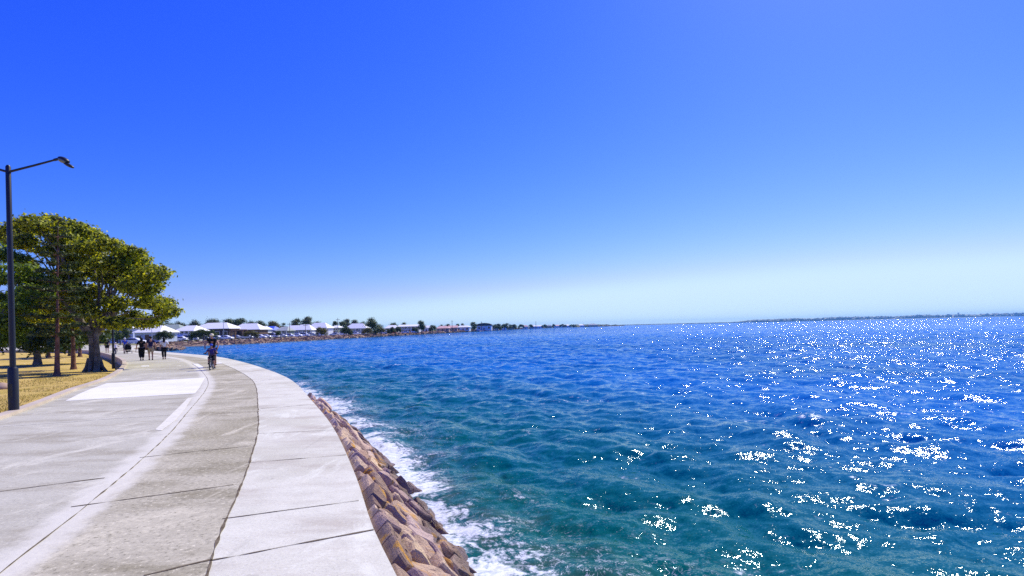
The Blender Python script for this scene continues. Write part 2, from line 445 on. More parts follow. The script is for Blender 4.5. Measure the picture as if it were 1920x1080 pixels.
def build_water():
    oy = -7.0
    r = [5.0]
    while r[-1] < 6350:
        q = r[-1]
        r.append(q + (0.0042 * q if q < 110 else min(0.03, 0.0042 + (q - 110) / 40000) * q))
    r = np.array(r); nc = 1150
    th = np.linspace(R(-46), R(52), nc)
    RR, TH = np.meshgrid(r, th, indexing='ij')
    X = RR * np.sin(TH); Y = RR * np.cos(TH) + oy
    wind = np.array([-0.86, -0.5]); wind /= np.linalg.norm(wind)
    tA = ocean_tile(512, 61.0, 0.2, 9.0, wind, 2.5, 0.175, 3, 2.0)
    tB = ocean_tile(512, 19.3, 5.0, 50.0, wind, 1.6, 0.165, 8, 3.0)
    cell = np.maximum(np.gradient(r)[:, None] * np.ones_like(X), RR * (th[1] - th[0]))
    fA = np.clip((2.2 - cell) / 1.4, 0, 1); fB = np.clip((0.30 - cell) / 0.22, 0, 1)
    a = sample(tA, 61.0, X, Y); b = sample(tB, 19.3, X, Y, 0.6)
    sh = dist_to(Wall_line, X, Y)
    calm = np.clip(0.35 + sh / 3.0, 0, 1)
    Z = WZ + (a[0] * fA + b[0] * fB) * calm
    X2 = X + (a[1] * fA * 0.9 + b[1] * fB * 0.8) * calm; Y2 = Y + (a[2] * fA * 0.9 + b[2] * fB * 0.8) * calm
    nr, ncc = X.shape
    idx = np.arange(nr * ncc).reshape(nr, ncc)
    Q = np.stack([idx[:-1, :-1], idx[:-1, 1:], idx[1:, 1:], idx[1:, :-1]], -1).reshape(-1, 4)
    o = np_mesh('water', np.stack([X2, Y2, Z], -1), Q[:, ::-1], M['water'], smooth=True)
    hz = a[0]; crest = np.clip((hz / hz.std() - 1.6) / 2.2, 0, 1) * fA
    for nm, d in (('shore', sh), ('crest', crest), ('farness', np.clip(1 - np.minimum(fA, 1) * 0.5 - fB * 0.5, 0, 1))):
        at = o.data.attributes.new(nm, 'FLOAT', 'POINT'); at.data.foreach_set('value', d.astype(np.float32).ravel())
    tag(o, kind='structure')
M['water'] = water_mat()
build_water()

# ------------------------------------------------------------------ paths, kerb, ground
def poly_sheet(name, loops, z, m, kind='structure', skirt=0.0, zf=None):
    loops3 = [[Vector((p[0], p[1], 0)) for p in lp] for lp in loops]
    tris = tessellate_polygon(loops3)
    vs = [(p[0], p[1], (zf(p[0], p[1]) if zf else z)) for lp in loops for p in lp]
    mb = MB(); mb.add(vs, [tuple(t) for t in tris])
    if skirt:
        for lp in loops:
            for i in range(len(lp)):
                a, b = lp[i], lp[(i + 1) % len(lp)]
                mb.add([(a[0], a[1], z), (b[0], b[1], z), (b[0], b[1], z - skirt), (a[0], a[1], z - skirt)], [(0, 1, 2, 3)])
    o = mb.build(name, m)
    bm = bmesh.new(); bm.from_mesh(o.data); bmesh.ops.remove_doubles(bm, verts=bm.verts, dist=1e-4); bmesh.ops.recalc_face_normals(bm, faces=bm.faces)
    up = sum(f.normal.z * f.calc_area() for f in bm.faces)
    if up < 0: bmesh.ops.reverse_faces(bm, faces=bm.faces)
    bm.to_mesh(o.data); bm.free()
    return tag(o, kind=kind)
def ribbon(name, A, B, z, m, drop=0.0, zb=None):
    mb = MB(); n = len(A)
    vs = [(p[0], p[1], z) for p in A] + [(p[0], p[1], z if zb is None else zb) for p in B]
    mb.add(vs, [(i, i + 1, n + i + 1, n + i) for i in range(n - 1)])
    if drop:
        for L, zz in ((A, z), (B, z)):
            mb.add([(p[0], p[1], zz) for p in L] + [(p[0], p[1], zz - drop) for p in L], [(i, i + 1, n + i + 1, n + i) for i in range(n - 1)])
    o = mb.build(name, m); return tag(o, kind='structure')
nfar = len(O)
edge_r = np.random.RandomState(2)
Ow = O.copy()
ribbon('path', J1, Ow, 0.0, M['strip'], drop=0.30)
def wash_ribbon(curves, vals, m):
    mb = MB(); n = len(curves[0])
    mb.add([(p[0], p[1], 0.0) for C in curves for p in C], [(a * n + i, a * n + i + 1, (a + 1) * n + i + 1, (a + 1) * n + i) for a in range(len(curves) - 1) for i in range(n - 1)])
    o = mb.build('path', m); tag(o, kind='structure')
    at = o.data.attributes.new('wash', 'FLOAT', 'POINT'); at.data.foreach_set('value', np.repeat(np.array(vals, np.float32), n))
J3 = offset(O, 3.05)
wash_ribbon([J2, offset(O, 2.45), offset(O, 2.2), J1], [1, .75, 0, 0], M['agg'])
wash_ribbon([J3, offset(O, 2.8), J2], [0, .7, 1], M['slab'])
Kall = list(map(tuple, K)) + WALL
far_l = [(-150, 108), (-108, 112)]
left = [tuple(p) for p in J3] + [(-95, 120)] + [(-160, 122)] + Kall[::-1]
poly_sheet('path', [left], 0.0, M['slab'])
# joints (thin, ragged strips of dark fill)
def joint(name, pts, wdt, m=None, rag=0.5, seed=0, z=0.004):
    C = smooth_curve(pts, 0.06) if len(pts) < 40 else pts
    rs = np.random.RandomState(seed); k = len(C)
    ww = np.array([wdt * (1 + rag * (noise.noise((i * 0.35, seed * 7.1, 0)) * 2)) for i in range(k)]); ww = np.maximum(ww, wdt * 0.12)
    T = np.gradient(C, axis=0); T /= np.linalg.norm(T, axis=1)[:, None]; N = np.stack([-T[:, 1], T[:, 0]], 1)
    jt = np.array([noise.noise((i * 0.11, 3.3, seed * 5.0)) for i in range(k)])[:, None] * wdt * 0.8
    return ribbon(name, C + N * (ww[:, None] / 2 + jt), C - N * (ww[:, None] / 2 - jt), z, m or M['joint'])
def dens(C, a, b): # densify part of a curve
    return smooth_curve([tuple(p) for p in C[a:b:3]], 0.06)
i0 = int(np.argmin(abs(O[:, 1] + 3))); i1 = int(np.argmin(abs(O[:, 1] - 34)))
joint('path_joint', dens(J1, i0, i1), 0.018, seed=1, rag=0.8)
M['joint_light'] = noisy('joint_light', (0.72, 0.69, 0.57), (0.60, 0.57, 0.45), 8, 0.9, 0.2)
joint('path_joint', dens(J2, i0, i1), 0.011, seed=2, rag=0.9)
def across(a, b, wd, seed, m=None, rag=0.6):
    A = gp(*a); B = gp(*b); n = 5
    joint('path_joint', [(A[0] + (B[0] - A[0]) * k / n, A[1] + (B[1] - A[1]) * k / n + 0.015 * noise.noise((k * 1.7, seed, 0))) for k in range(n + 1)], wd, m, rag, seed)
across((394, 1051), (701, 994), 0.020, 3, rag=0.9)
across((417, 973), (673, 939), 0.013, 4)
across((463, 868), (649, 853), 0.014, 5)
across((480, 813.5), (627, 806), 0.012, 6)
across((489, 766), (600, 757.5), 0.016, 7)
across((476, 716), (535, 708), 0.012, 8)
across((270, 1079), (394, 1050), 0.022, 9)
across((133, 951), (438, 909), 0.016, 10, rag=0.9)
across((262, 858), (470, 836), 0.016, 11)
across((345, 781), (489, 770), 0.012, 12)
across((-40, 927), (197, 896), 0.020, 13)
across((-30, 802), (325, 777), 0.05, 15, M['joint_light'], 0.3)
across((386, 703), (459, 700), 0.02, 16)
# painted / pale patches
def patch(pts, m, z=0.004):
    poly_sheet('path_marking', [[gp(*p) for p in pts]], z, m)
patch([(384.5, 708), (380, 716), (374, 727), (365.5, 738), (240, 745), (122, 752), (150, 738), (170, 729.5), (200, 719)], M['newslab'])
patch([(291, 806), (303, 807.5), (327, 790), (346, 768), (360, 746), (352, 747), (332, 767), (312, 786)], M['joint_light'], 0.005)
patch([(361, 682.3), (371, 682.0), (383, 689.2), (374, 690)], M['paint'], 0.006)
patch([(266, 685.6), (280, 685.4), (279, 687.2), (264, 687.5)], M['paint'], 0.006)
patch([(405, 680.2), (415, 679.8), (417, 681.6), (406, 682)], M['paint'], 0.006)
# kerb round the lawn
ko = [tuple(p) for p in K] + WALL[:-1]
ko = smooth_curve([tuple(p) for p in K[::4]] + WALL, 0.4)
ki = offset(ko, 0.22)
kb = MB(); n = len(ko); z1 = 0.07
vs = [(p[0], p[1], 0.0) for p in ko] + [(p[0] * .98 + q[0] * .02, p[1] * .98 + q[1] * .02, z1) for p, q in zip(ko, ki)] + [(q[0], q[1], z1) for q in ki] + [(q[0], q[1], -0.75) for q in ki]
for a in range(3): kb.add(vs, [(a * n + i, a * n + i + 1, (a + 1) * n + i + 1, (a + 1) * n + i) for i in range(n - 1)])
kobj = kb.build('kerb', M['kerb']); tag(kobj, 'pale concrete kerb and low wall curving round the dry lawn', 'kerb')
# lawn: level with the kerb near the camera, sinking towards the far wall
def lawn_z(x, y):
    t = min(1, max(0, (y - 20) / 18)); t = t * t * (3 - 2 * t)
    t2 = min(1, max(0, (y - 60) / 20))
    return -0.01 - 0.42 * t + 0.12 * t2 + 0.03 * noise.noise((x * 0.3, y * 0.3, 1.0))
xs = np.arange(-150, 0.1, 1.0); ys = np.arange(-16, 86, 0.75)
poly = [tuple(p) for p in offset(ko, 0.10)] + [(-150, -16)]
pa = np.array(poly)
def inside(x, y):
    c = False; n = len(pa); j = n - 1
    xi, yi = pa[:, 0], pa[:, 1]; xj, yj = np.roll(xi, 1), np.roll(yi, 1)
    m_ = ((yi > y) != (yj > y)); xx = (xj - xi) * (y - yi) / np.where(yj == yi, 1e-9, yj - yi) + xi
    return (np.count_nonzero(m_ & (x < xx)) % 2) == 1
pts_in = [(x, y) for y in ys for x in xs if inside(x + 0.13 * math.sin(y), y)]
from mathutils.geometry import delaunay_2d_cdt
bd = [Vector(p) for p in poly]
allp = bd + [Vector(p) for p in pts_in]
vo_, eo_, fo_, *_r = delaunay_2d_cdt(allp, [(i, (i + 1) % len(bd)) for i in range(len(bd))], [], 1, 1e-4)
lm = MB(); lm.add([(v.x, v.y, lawn_z(v.x, v.y)) for v in vo_], [tuple(f) for f in fo_], True)
lo = lm.build('ground', M['lawn']); tag(lo, kind='structure')
bm = bmesh.new(); bm.from_mesh(lo.data); bmesh.ops.recalc_face_normals(bm, faces=bm.faces)
if sum(f.normal.z for f in bm.faces) < 0: bmesh.ops.reverse_faces(bm, faces=bm.faces)
bm.to_mesh(lo.data); bm.free()
# land behind the cove
cfl = [tuple(p) for p in Cf]
land = [tuple(O[-1] + (-.5, 0)), (-84, 121)] + cfl[2:] + [(cx(1172, 2600) - 2, 2800), (-4500, 3200), (-4500, 121.9)] + [(-160, 121.9), (-95, 119.9)]
poly_sheet('ground', [land], -0.015, M['verge'])
rd0 = offset(Cf, 9.0)[4:600]; rd1 = offset(Cf, 17.0)[4:600]
ribbon('road', rd1, rd0, 0.0, M['asphalt'])
pr0 = offset(Cf, 1.0)[4:600]; pr1 = offset(Cf, 4.5)[4:600]
ribbon('pavement', pr1, pr0, 0.0, M['slab'])
rb = MB(); rb.add([(-160, 112, .004), (-98, 112, .004), (-120, 132, .004), (-160, 132, .004)], [(0, 1, 2, 3)])
# seabed / embankment sheets
ribbon('embankment', Ow, offset(O, -1.50), -0.10, M['mortar'], zb=-1.60)
emb = smooth_curve([tuple(O[-1])] + [tuple(p) for p in Cf[2::6]], 2.0)
ribbon('embankment', emb, offset(emb, -8.5), -0.02, M['mortar'], zb=-1.5)

# ------------------------------------------------------------------ stones of the sea wall
def clip_poly(poly, p, n):
    out = []
    for i in range(len(poly)):
        a = poly[i]; b = poly[(i + 1) % len(poly)]
        da = (a[0] - p[0]) * n[0] + (a[1] - p[1]) * n[1]; db = (b[0] - p[0]) * n[0] + (b[1] - p[1]) * n[1]
        if da <= 0: out.append(a)
        if (da < 0 < db) or (db < 0 < da):
            t = da / (da - db); out.append((a[0] + (b[0] - a[0]) * t, a[1] + (b[1] - a[1]) * t))
    return out
def build_stones():
    rs = random.Random(5)
    sl = np.concatenate([[0], np.cumsum(np.linalg.norm(np.diff(O, axis=0), axis=1))])
    T = np.gradient(O, axis=0); T /= np.linalg.norm(T, axis=1)[:, None]
    sa = float(np.interp(2.4, O[:, 1], sl)); sb = float(np.interp(14.5, O[:, 1], sl))
    def P(s, q, h):     # along the wall, down the slope, height above the slope
        x = np.interp(s, sl, O[:, 0]); y = np.interp(s, sl, O[:, 1]); tx = np.interp(s, sl, T[:, 0]); ty = np.interp(s, sl, T[:, 1])
        c, d = math.cos(R(43)), math.sin(R(43))
        off = q * c + h * d
        return (x + ty * off, y - tx * off, -0.05 - q * d + h * c)
    seeds = []
    s = sa
    while s < sb:
        st = rs.uniform(.19, .44) * (1 + 0.035 * (s - sa)); q = rs.uniform(-.1, .1)
        while q < 2.1:
            seeds.append((s + rs.uniform(-.15, .15), q + rs.uniform(-.08, .08))); q += rs.uniform(.15, .46) * (1 + 0.03 * (s - sa))
        s += st
    cnt = 0
    big = sorted(seeds)
    for (s, q) in big:
        poly = [(s - .8, max(0.015, q - .8)), (s + .8, max(0.015, q - .8)), (s + .8, q + .8), (s - .8, q + .8)]
        for (a, b) in big:
            if (a, b) == (s, q) or abs(a - s) > 1.4 or abs(b - q) > 1.4: continue
            poly = clip_poly(poly, ((a + s) / 2, (b + q) / 2), (a - s, b - q))
            if len(poly) < 3: break
        if len(poly) < 3: continue
        cxx = sum(p[0] for p in poly) / len(poly); cyy = sum(p[1] for p in poly) / len(poly)
        # denser outline
        pl = []
        for i in range(len(poly)):
            a = poly[i]; b = poly[(i + 1) % len(poly)]
            L = math.hypot(b[0] - a[0], b[1] - a[1]); k = max(1, int(L / .07))
            for j in range(k): pl.append((a[0] + (b[0] - a[0]) * j / k, a[1] + (b[1] - a[1]) * j / k))
        if len(pl) < 5: continue
        hh = rs.uniform(.04, .13) + (0.07 if rs.random() < .12 else 0); tx_, ty_ = rs.gauss(0, .11), rs.gauss(-0.03, .12)
        rings = []
        for f, hf in ((0.97, -0.10), (0.96, 0.45), (0.92, 0.80), (0.86, 0.96), (0.60, 1.0), (0.3, 1.02)):
            ring = []
            for (a, b) in pl:
                nz = noise.noise((a * 6, b * 6, cnt * 1.7)); n2 = noise.noise((a * 14, b * 14, 5.0))
                ff = f * (1 + 0.06 * nz) - 0.02
                x = cxx + (a - cxx) * ff; y = cyy + (b - cyy) * ff
                h = hh * hf + (0 if hf < 0 else (x - cxx) * tx_ + (y - cyy) * ty_ + 0.06 * noise.noise((x * 4, y * 4, cnt * 3.1)) + 0.012 * n2)
                ring.append(P(x, y, h))
            rings.append(ring)
        m = len(pl); vs = [v for r_ in rings for v in r_]
        fs = [(i * m + k, i * m + (k + 1) % m, (i + 1) * m + (k + 1) % m, (i + 1) * m + k) for i in range(len(rings) - 1) for k in range(m)]
        fs.append(tuple((len(rings) - 1) * m + k for k in range(m)))
        mb = MB(); mb.add(vs, [f[::-1] for f in fs], False)
        o = mb.build('stone', M['stone'])
        tag(o, 'rough pinkish brown stone set in the sloping sea wall beside the near path', 'stone', 'stones of the near sea wall')
        cnt += 1
    return cnt
n_st = build_stones()
def rubble_strip():
    rs = np.random.RandomState(4)
    C = smooth_curve([(-66, 95), (-76, 112)] + [tuple(p) for p in Cf[3:900:8]], 0.7)
    T = np.gradient(C, axis=0); T /= np.linalg.norm(T, axis=1)[:, None]
    n = 11000; k = (rs.rand(n) ** 1.6 * (len(C) - 1)).astype(int); q = rs.rand(n)
    base = C[k] + np.stack([T[k, 1], -T[k, 0]], 1) * (q * 6.0)[:, None]
    D = np.hypot(base[:, 0], base[:, 1]); sz = (0.25 + 0.25 * rs.rand(n)) * np.clip(D / 160, 0.8, 4)
    z = 0.05 - q * 1.15
    cube = np.array([[-1, -1, -1], [1, -1, -1], [1, 1, -1], [-1, 1, -1], [-1, -1, 1], [1, -1, 1], [1, 1, 1], [-1, 1, 1]], float) * np.array([1, 1, .7])
    V = cube[None] * sz[:, None, None] * (0.6 + 0.6 * rs.rand(n, 8, 1)); a = rs.rand(n) * PI; c, s = np.cos(a)[:, None], np.sin(a)[:, None]
    V = np.stack([V[..., 0] * c - V[..., 1] * s, V[..., 0] * s + V[..., 1] * c, V[..., 2]], -1) + np.concatenate([base, z[:, None]], 1)[:, None]
    V = V + rs.normal(size=V.shape) * 0.06
    Q = np.array([[3, 2, 1, 0], [4, 5, 6, 7], [0, 1, 5, 4], [1, 2, 6, 5], [2, 3, 7, 6], [3, 0, 4, 7]])
    QQ = (Q[None] + (np.arange(n) * 8)[:, None, None]).reshape(-1, 4)
    tag(np_mesh('stone_rubble', V, QQ, M['rubble']), 'brown rubble stones sloping to the water below the far houses', kind='stuff')
rubble_strip()

# ------------------------------------------------------------------ foliage
def leaf_mat(name, stops, trans=0.35):
    m = bpy.data.materials.new(name); m.use_nodes = True
    n = NT.__new__(NT); n.t = m.node_tree; n.n = n.t.nodes; n.b = n.n['Principled BSDF']
    c = rnd_color(n, stops, 'ISLAND')
    n.l(c, n.b.inputs['Base Color']); n.b.inputs['Roughness'].default_value = 0.55; n.b.inputs['Specular IOR Level'].default_value = 0.3
    tr = n('ShaderNodeBsdfTranslucent'); n.l(n.mix(1.0, c, (1.5, 1.35, 0.4), 'MULTIPLY'), tr.inputs[0])
    mx = n('ShaderNodeMixShader'); mx.inputs[0].default_value = trans
    n.l(n.b.outputs[0], mx.inputs[1]); n.l(tr.outputs[0], mx.inputs[2]); n.l(mx.outputs[0], n.n['Material Output'].inputs[0])
    return m
M['fig'] = leaf_mat('fig_leaves', [(0, (0.025, 0.042, 0.006)), (0.35, (0.11, 0.145, 0.01)), (0.65, (0.34, 0.39, 0.02)), (1, (0.68, 0.68, 0.05))], 0.5)
M['fresh'] = leaf_mat('fresh_leaves', [(0, (0.05, 0.10, 0.01)), (0.5, (0.12, 0.20, 0.015)), (1, (0.26, 0.36, 0.03))], 0.45)
M['pine'] = leaf_mat('pine_needles', [(0, (0.02, 0.045, 0.012)), (0.6, (0.06, 0.09, 0.015)), (1, (0.13, 0.15, 0.03))], 0.2)
M['bush'] = leaf_mat('bush_leaves', [(0, (0.02, 0.05, 0.012)), (0.5, (0.05, 0.09, 0.015)), (1, (0.10, 0.14, 0.025))], 0.25)
M['olive'] = leaf_mat('olive_leaves', [(0, (0.06, 0.07, 0.012)), (0.5, (0.12, 0.12, 0.02)), (1, (0.20, 0.17, 0.03))], 0.25)
M['grey_green'] = leaf_mat('grey_green_leaves', [(0, (0.03, 0.055, 0.03)), (0.5, (0.07, 0.10, 0.05)), (1, (0.14, 0.17, 0.09))], 0.25)
M['bark'] = noisy('fig_bark', (0.10, 0.085, 0.07), (0.26, 0.23, 0.20), 2.5, 0.9, 0.15, 0.06, 6)
M['redbark'] = noisy('red_bark', (0.10, 0.05, 0.035), (0.26, 0.14, 0.10), 5, 0.9, 0.15, 0.04, 6)
def leaves(name, clumps, n, size, m, parent, seed=0, flat=0.6, shell=0.55):
    """clumps: (x,y,z,rx,ry,rz) ; n leaf quads shared by clump area"""
    rs = np.random.RandomState(seed)
    C = np.array(clumps, float); wgt = C[:, 3] * C[:, 4] + C[:, 3] * C[:, 5]; wgt /= wgt.sum()
    k = rs.choice(len(C), n, p=wgt)
    d = rs.normal(size=(n, 3)); d /= np.linalg.norm(d, axis=1)[:, None]
    rr = shell + (1 - shell) * rs.rand(n); rr *= (1 + 0.16 * rs.normal(size=n))
    p = C[k, :3] + d * C[k, 3:6] * rr[:, None]
    nn = d * np.array([1, 1, 1.0]) + rs.normal(size=(n, 3)) * flat + np.array([0, 0, 0.5]); nn /= np.linalg.norm(nn, axis=1)[:, None]
    t = np.cross(nn, rs.normal(size=(n, 3))); t /= np.linalg.norm(t, axis=1)[:, None]; b = np.cross(nn, t)
    s = size * (0.6 + 0.8 * rs.rand(n))[:, None]
    V = np.stack([p - t * s, p + b * s * .5, p + t * s, p - b * s * .5], 1)
    return np_mesh(name, V, np.arange(n * 4).reshape(-1, 4), m, parent)
def limb(mb, a, b, r0, r1, bend=0.15, rs=random, n=5, k=6):
    a = Vector(a); b = Vector(b); L = (b - a).length
    o1 = Vector((rs.uniform(-1, 1), rs.uniform(-1, 1), rs.uniform(-.2, 1))) * L * bend
    pts = [a.lerp(b, i / n) + o1 * math.sin(PI * i / n) + (Vector((rs.uniform(-1, 1), rs.uniform(-1, 1), rs.uniform(-1, 1))) * L * 0.025 if 0 < i < n else Vector()) for i in range(n + 1)]
    mb.tube(pts, [r0 + (r1 - r0) * i / n for i in range(n + 1)], k, cap=False)
    return pts
def broad_tree(name, label, loc, clumps, trunk_h, tr, nleaf, lsize, lm, bm_, seed=0, group=None, flare=1.5, split=4, shell=0.55, cat='tree'):
    t = thing(name, label, cat, loc, 0, group)
    rs = random.Random(seed); mb = MB()
    top = Vector((rs.uniform(-.2, .2) * tr, 0, trunk_h))
    mb.tube([(0, 0, -0.3), (0, 0, 0.05), (0.02, 0, trunk_h * .25), (top.x * .5, 0, trunk_h * .6), top], [tr * flare, tr * flare * .9, tr * 1.08, tr * .92, tr * .85], 12, cap=False)
    cl = sorted(clumps, key=lambda c: math.atan2(c[1], c[0]))
    for i in range(split):
        sub = cl[i * len(cl) // split:(i + 1) * len(cl) // split]
        if not sub: continue
        ctr = Vector((sum(c[0] for c in sub) / len(sub), sum(c[1] for c in sub) / len(sub), sum(c[2] for c in sub) / len(sub)))
        mid = top.lerp(ctr, 0.5) + Vector((0, 0, .1))
        pts = limb(mb, top, mid, tr * .6, tr * .32, 0.12, rs)
        for c in sub:
            src = pts[rs.choice((3, 4, 5))]
            limb(mb, src, (c[0], c[1], c[2]), tr * .2, tr * .05, 0.14, rs, 5, 5)
    mb.build('trunk', bm_, t)
    leaves('crown', clumps, nleaf, lsize, lm, t, seed, shell=shell)
    return t
# the big fig: its clumps listed as (photo column, photo row, distance, half width, half height in metres)
FD = 31.5
fx, fz = cx(178, FD, -0.4), -0.42
rs = random.Random(11)
sil = [(0, 438), (25, 412), (60, 405), (100, 404), (140, 410), (180, 428), (220, 446), (262, 466), (290, 485), (305, 510), (308, 535), (330, 552), (336, 575), (322, 600)]
clumps = []
def add_clump(px, py, dd, rx, rz, ry=None):
    D = FD + dd
    clumps.append((cx(px, D, 3) - fx, dd, zt(px, py, D) - fz, rx, ry or rx, rz))
for i, (a, b) in enumerate([(38, 428), (72, 420), (105, 418), (140, 425), (120, 440), (172, 440), (205, 457), (160, 462), (238, 470), (265, 488), (285, 510), (255, 510), (222, 492), (190, 486), (285, 540), (310, 570), (320, 583), (298, 586), (282, 566), (268, 545), (40, 448), (130, 480), (95, 470), (16, 440),
                             (150, 500), (120, 520), (200, 515), (235, 530), (180, 545), (60, 500), (90, 545), (60, 560), (150, 560), (215, 570), (118, 585), (80, 600), (250, 592), (190, 598), (150, 600), (275, 600), (45, 590), (20, 560), (225, 603), (170, 580), (100, 570), (135, 545)]):
    for kk in range(2 if (b < 540 and not (40 < a < 110 and 440 < b < 520)) else 1):
        add_clump(a + rs.uniform(-6, 6), b + rs.uniform(-3, 4) + kk * 4, rs.uniform(-3.4, 2.6) * (1 if kk else .75), rs.uniform(.6, 0.95) * (0.85 if a > 285 else 1), rs.uniform(.34, .56))
fig = broad_tree('fig_tree', 'huge spreading fig tree with thick flared trunk on the dry lawn', (fx, FD, fz), clumps, 2.1, 0.28, 60000, 0.10, M['fig'], M['bark'], 4, flare=1.35, split=8)
mb = MB()       # buttress roots and the pale twin stem
for a in range(7):
    an = a * 2 * PI / 7 + .3; L = rs.uniform(.5, .8)
    mb.tube([(math.cos(an) * .2, math.sin(an) * .2, .9), (math.cos(an) * .36, math.sin(an) * .36, .35), (math.cos(an) * L, math.sin(an) * L, -.05)], [.16, .13, .05], 7)
mb.tube([(.35, -.35, 0), (.42, -.3, 1.2), (.2, -.1, 2.4), (.6, 0, 3.8)], [.15, .13, .11, .08], 8)
mb.build('buttress_root', M['bark'], fig)
# bright leafy tree at the left edge
LD = 27.0
lx = cx(-22, LD)
cl = []
for (a, b) in [(0, 470), (30, 480), (48, 500), (62, 530), (20, 520), (-20, 500), (-50, 520), (5, 560), (35, 570), (-30, 570), (-60, 560), (10, 600), (28, 612), (-10, 610), (-45, 600), (60, 515), (74, 545), (52, 548), (0, 625), (16, 632), (-60, 470), (-30, 455)]:
    dd = rs.uniform(-2, 2)
    cl.append((cx(a, LD + dd, 3) - lx, dd, zt(a, b, LD + dd) - 0, rs.uniform(.5, .8), rs.uniform(.6, .9), rs.uniform(.3, .5)))
broad_tree('leafy_tree', 'bright green leafy tree at the left edge behind the tall lamp post', (lx, LD, -0.1), cl, 1.9, 0.2, 15000, 0.09, M['fresh'], M['bark'], 8, split=5)
# dark tree behind
cl = [(rs.uniform(-3.6, 4), rs.uniform(-2, 2), rs.uniform(1.5, 4.6), 1.2, 1.2, .8) for _ in range(26)]
broad_tree('shade_tree', 'dark dense tree standing behind the big fig at the far end of the lawn', (cx(70, 44), 44, -.42), cl, 1.4, 0.25, 15000, 0.16, M['bush'], M['bark'], 9)
# conifers
def conifer(name, label, loc, h, r, trunk_r, lm, bm_, whorls=12, start=0.35, seed=0, group=None, dens=60, lsize=0.08, lean=(0, 0), cat='tree', low=None):
    t = thing(name, label, cat, loc, 0, group)
    rs = random.Random(seed); mb = MB()
    def ax(f): return Vector((lean[0] * f * h, lean[1] * f * h, f * h))
    fr = [0, .03, .12, .3, .5, .7, .85, 1.0]
    mb.tube([ax(f) for f in fr], [trunk_r * q for q in (1.7, 1.2, 1.0, .78, .5, .32, .2, .07)], 9)
    cl = []
    for i in range(whorls):
        f = start + (1 - start) * (i + .5) / whorls
        L = r * (1 - (f - start) / (1 - start)) ** .7 * rs.uniform(.7, 1.1) + .12
        nb = 5
        a0 = rs.uniform(0, 6)
        for k in range(nb):
            an = a0 + k * 2 * PI / nb; c = ax(f)
            e = c + Vector((math.cos(an) * L, math.sin(an) * L, L * .12))
            mb.tube([c, c.lerp(e, .5) + Vector((0, 0, -.04 * L)), e], [trunk_r * .16 + .004, trunk_r * .1 + .003, .004], 4, cap=False)
            for q in (.45, .75, 1.0):
                p = c.lerp(e, q); cl.append((p.x, p.y, p.z, L * .22, L * .22, .07 + L * .05))
    mb.build('trunk', bm_, t)
    leaves('crown', cl, dens * len(cl), lsize, lm, t, seed, shell=.1)
    return t
PD = 1700 / (706 - 634.5) + 2.2
conifer('pine_tree', 'slender pine with leaning red bark trunk, nearest the path on the lawn', (cx(107, PD, -.16), PD, lawn_z(cx(107, PD), PD)), zt(118, 405, PD) + .2, 1.3, 0.10, M['pine'], M['redbark'], 14, .22, 3, dens=30, lsize=.07, lean=(.03, 0))
PD = 36
conifer('pine_tree', 'taller pine rising through the fig crown with a star shaped tip', (cx(138, PD, -.4), PD, lawn_z(cx(138, PD), PD)), zt(141, 408, PD) + .5, 1.9, 0.12, M['pine'], M['redbark'], 16, .2, 5, dens=30, lsize=.09)
PD = 60
for x_, lb in ((91, 'thin dark pine at the far wall of the lawn, left of the fig'), (150, 'thin dark pine directly behind the trunk of the big fig'), (76, 'short reddish pine left of the thin dark pine at the far wall')):
    conifer('pine_tree', lb, (cx(x_, PD, -.4), PD + (4 if x_ == 76 else 0), -.42), 6.5, 2.4, 0.16, M['pine'], M['redbark'], 10, .24, x_, dens=34, lsize=.14)
# grass tufts on the near lawn
def tufts():
    rs = np.random.RandomState(9); P = []
    for _ in range(60000):
        y = 9 + rs.rand() ** 1.5 * 16; x = -1.02 * y + rs.rand() * (0.45 * y)
        P.append((x, y))
    P = [p for p in P if inside(*p) and noise.noise((p[0] * .8, p[1] * .8, 4)) > -.15][:7000]
    V = []
    for (x, y) in P:
        z = lawn_z(x, y) - .005; h = rs.uniform(.02, .06); a = rs.rand() * PI; w_ = .007; dx, dy = math.cos(a) * w_, math.sin(a) * w_; lx_, ly_ = rs.normal() * .02, rs.normal() * .02
        V += [(x - dx, y - dy, z), (x + dx, y + dy, z), (x + lx_ + dx * .3, y + ly_, z + h), (x + lx_ - dx * .3, y + ly_, z + h)]
    m = leaf_mat('grass_blades', [(0, (.30, .22, .06)), (.5, (.42, .31, .09)), (.8, (.22, .22, .04)), (1, (.12, .17, .02))], .2)
    tag(np_mesh('grass', V, np.arange(len(V)).reshape(-1, 4), m), 'short dry grass on the lawn beside the kerb', kind='stuff')
tufts()
mb = MB(); mb.ell((0, 0, 0), (.34, .26, .17), 12, 8)
mb.v = [tuple(Vector(v) * (1 + .25 * noise.noise(Vector(v) * 5))) for v in mb.v]
o = mb.build('rock', M['rubble']); o.location = (cx(2, 18.5), 18.5, .05)
tag(o, 'lone brown rock lying on the dry lawn left of the tall lamp post', 'rock')

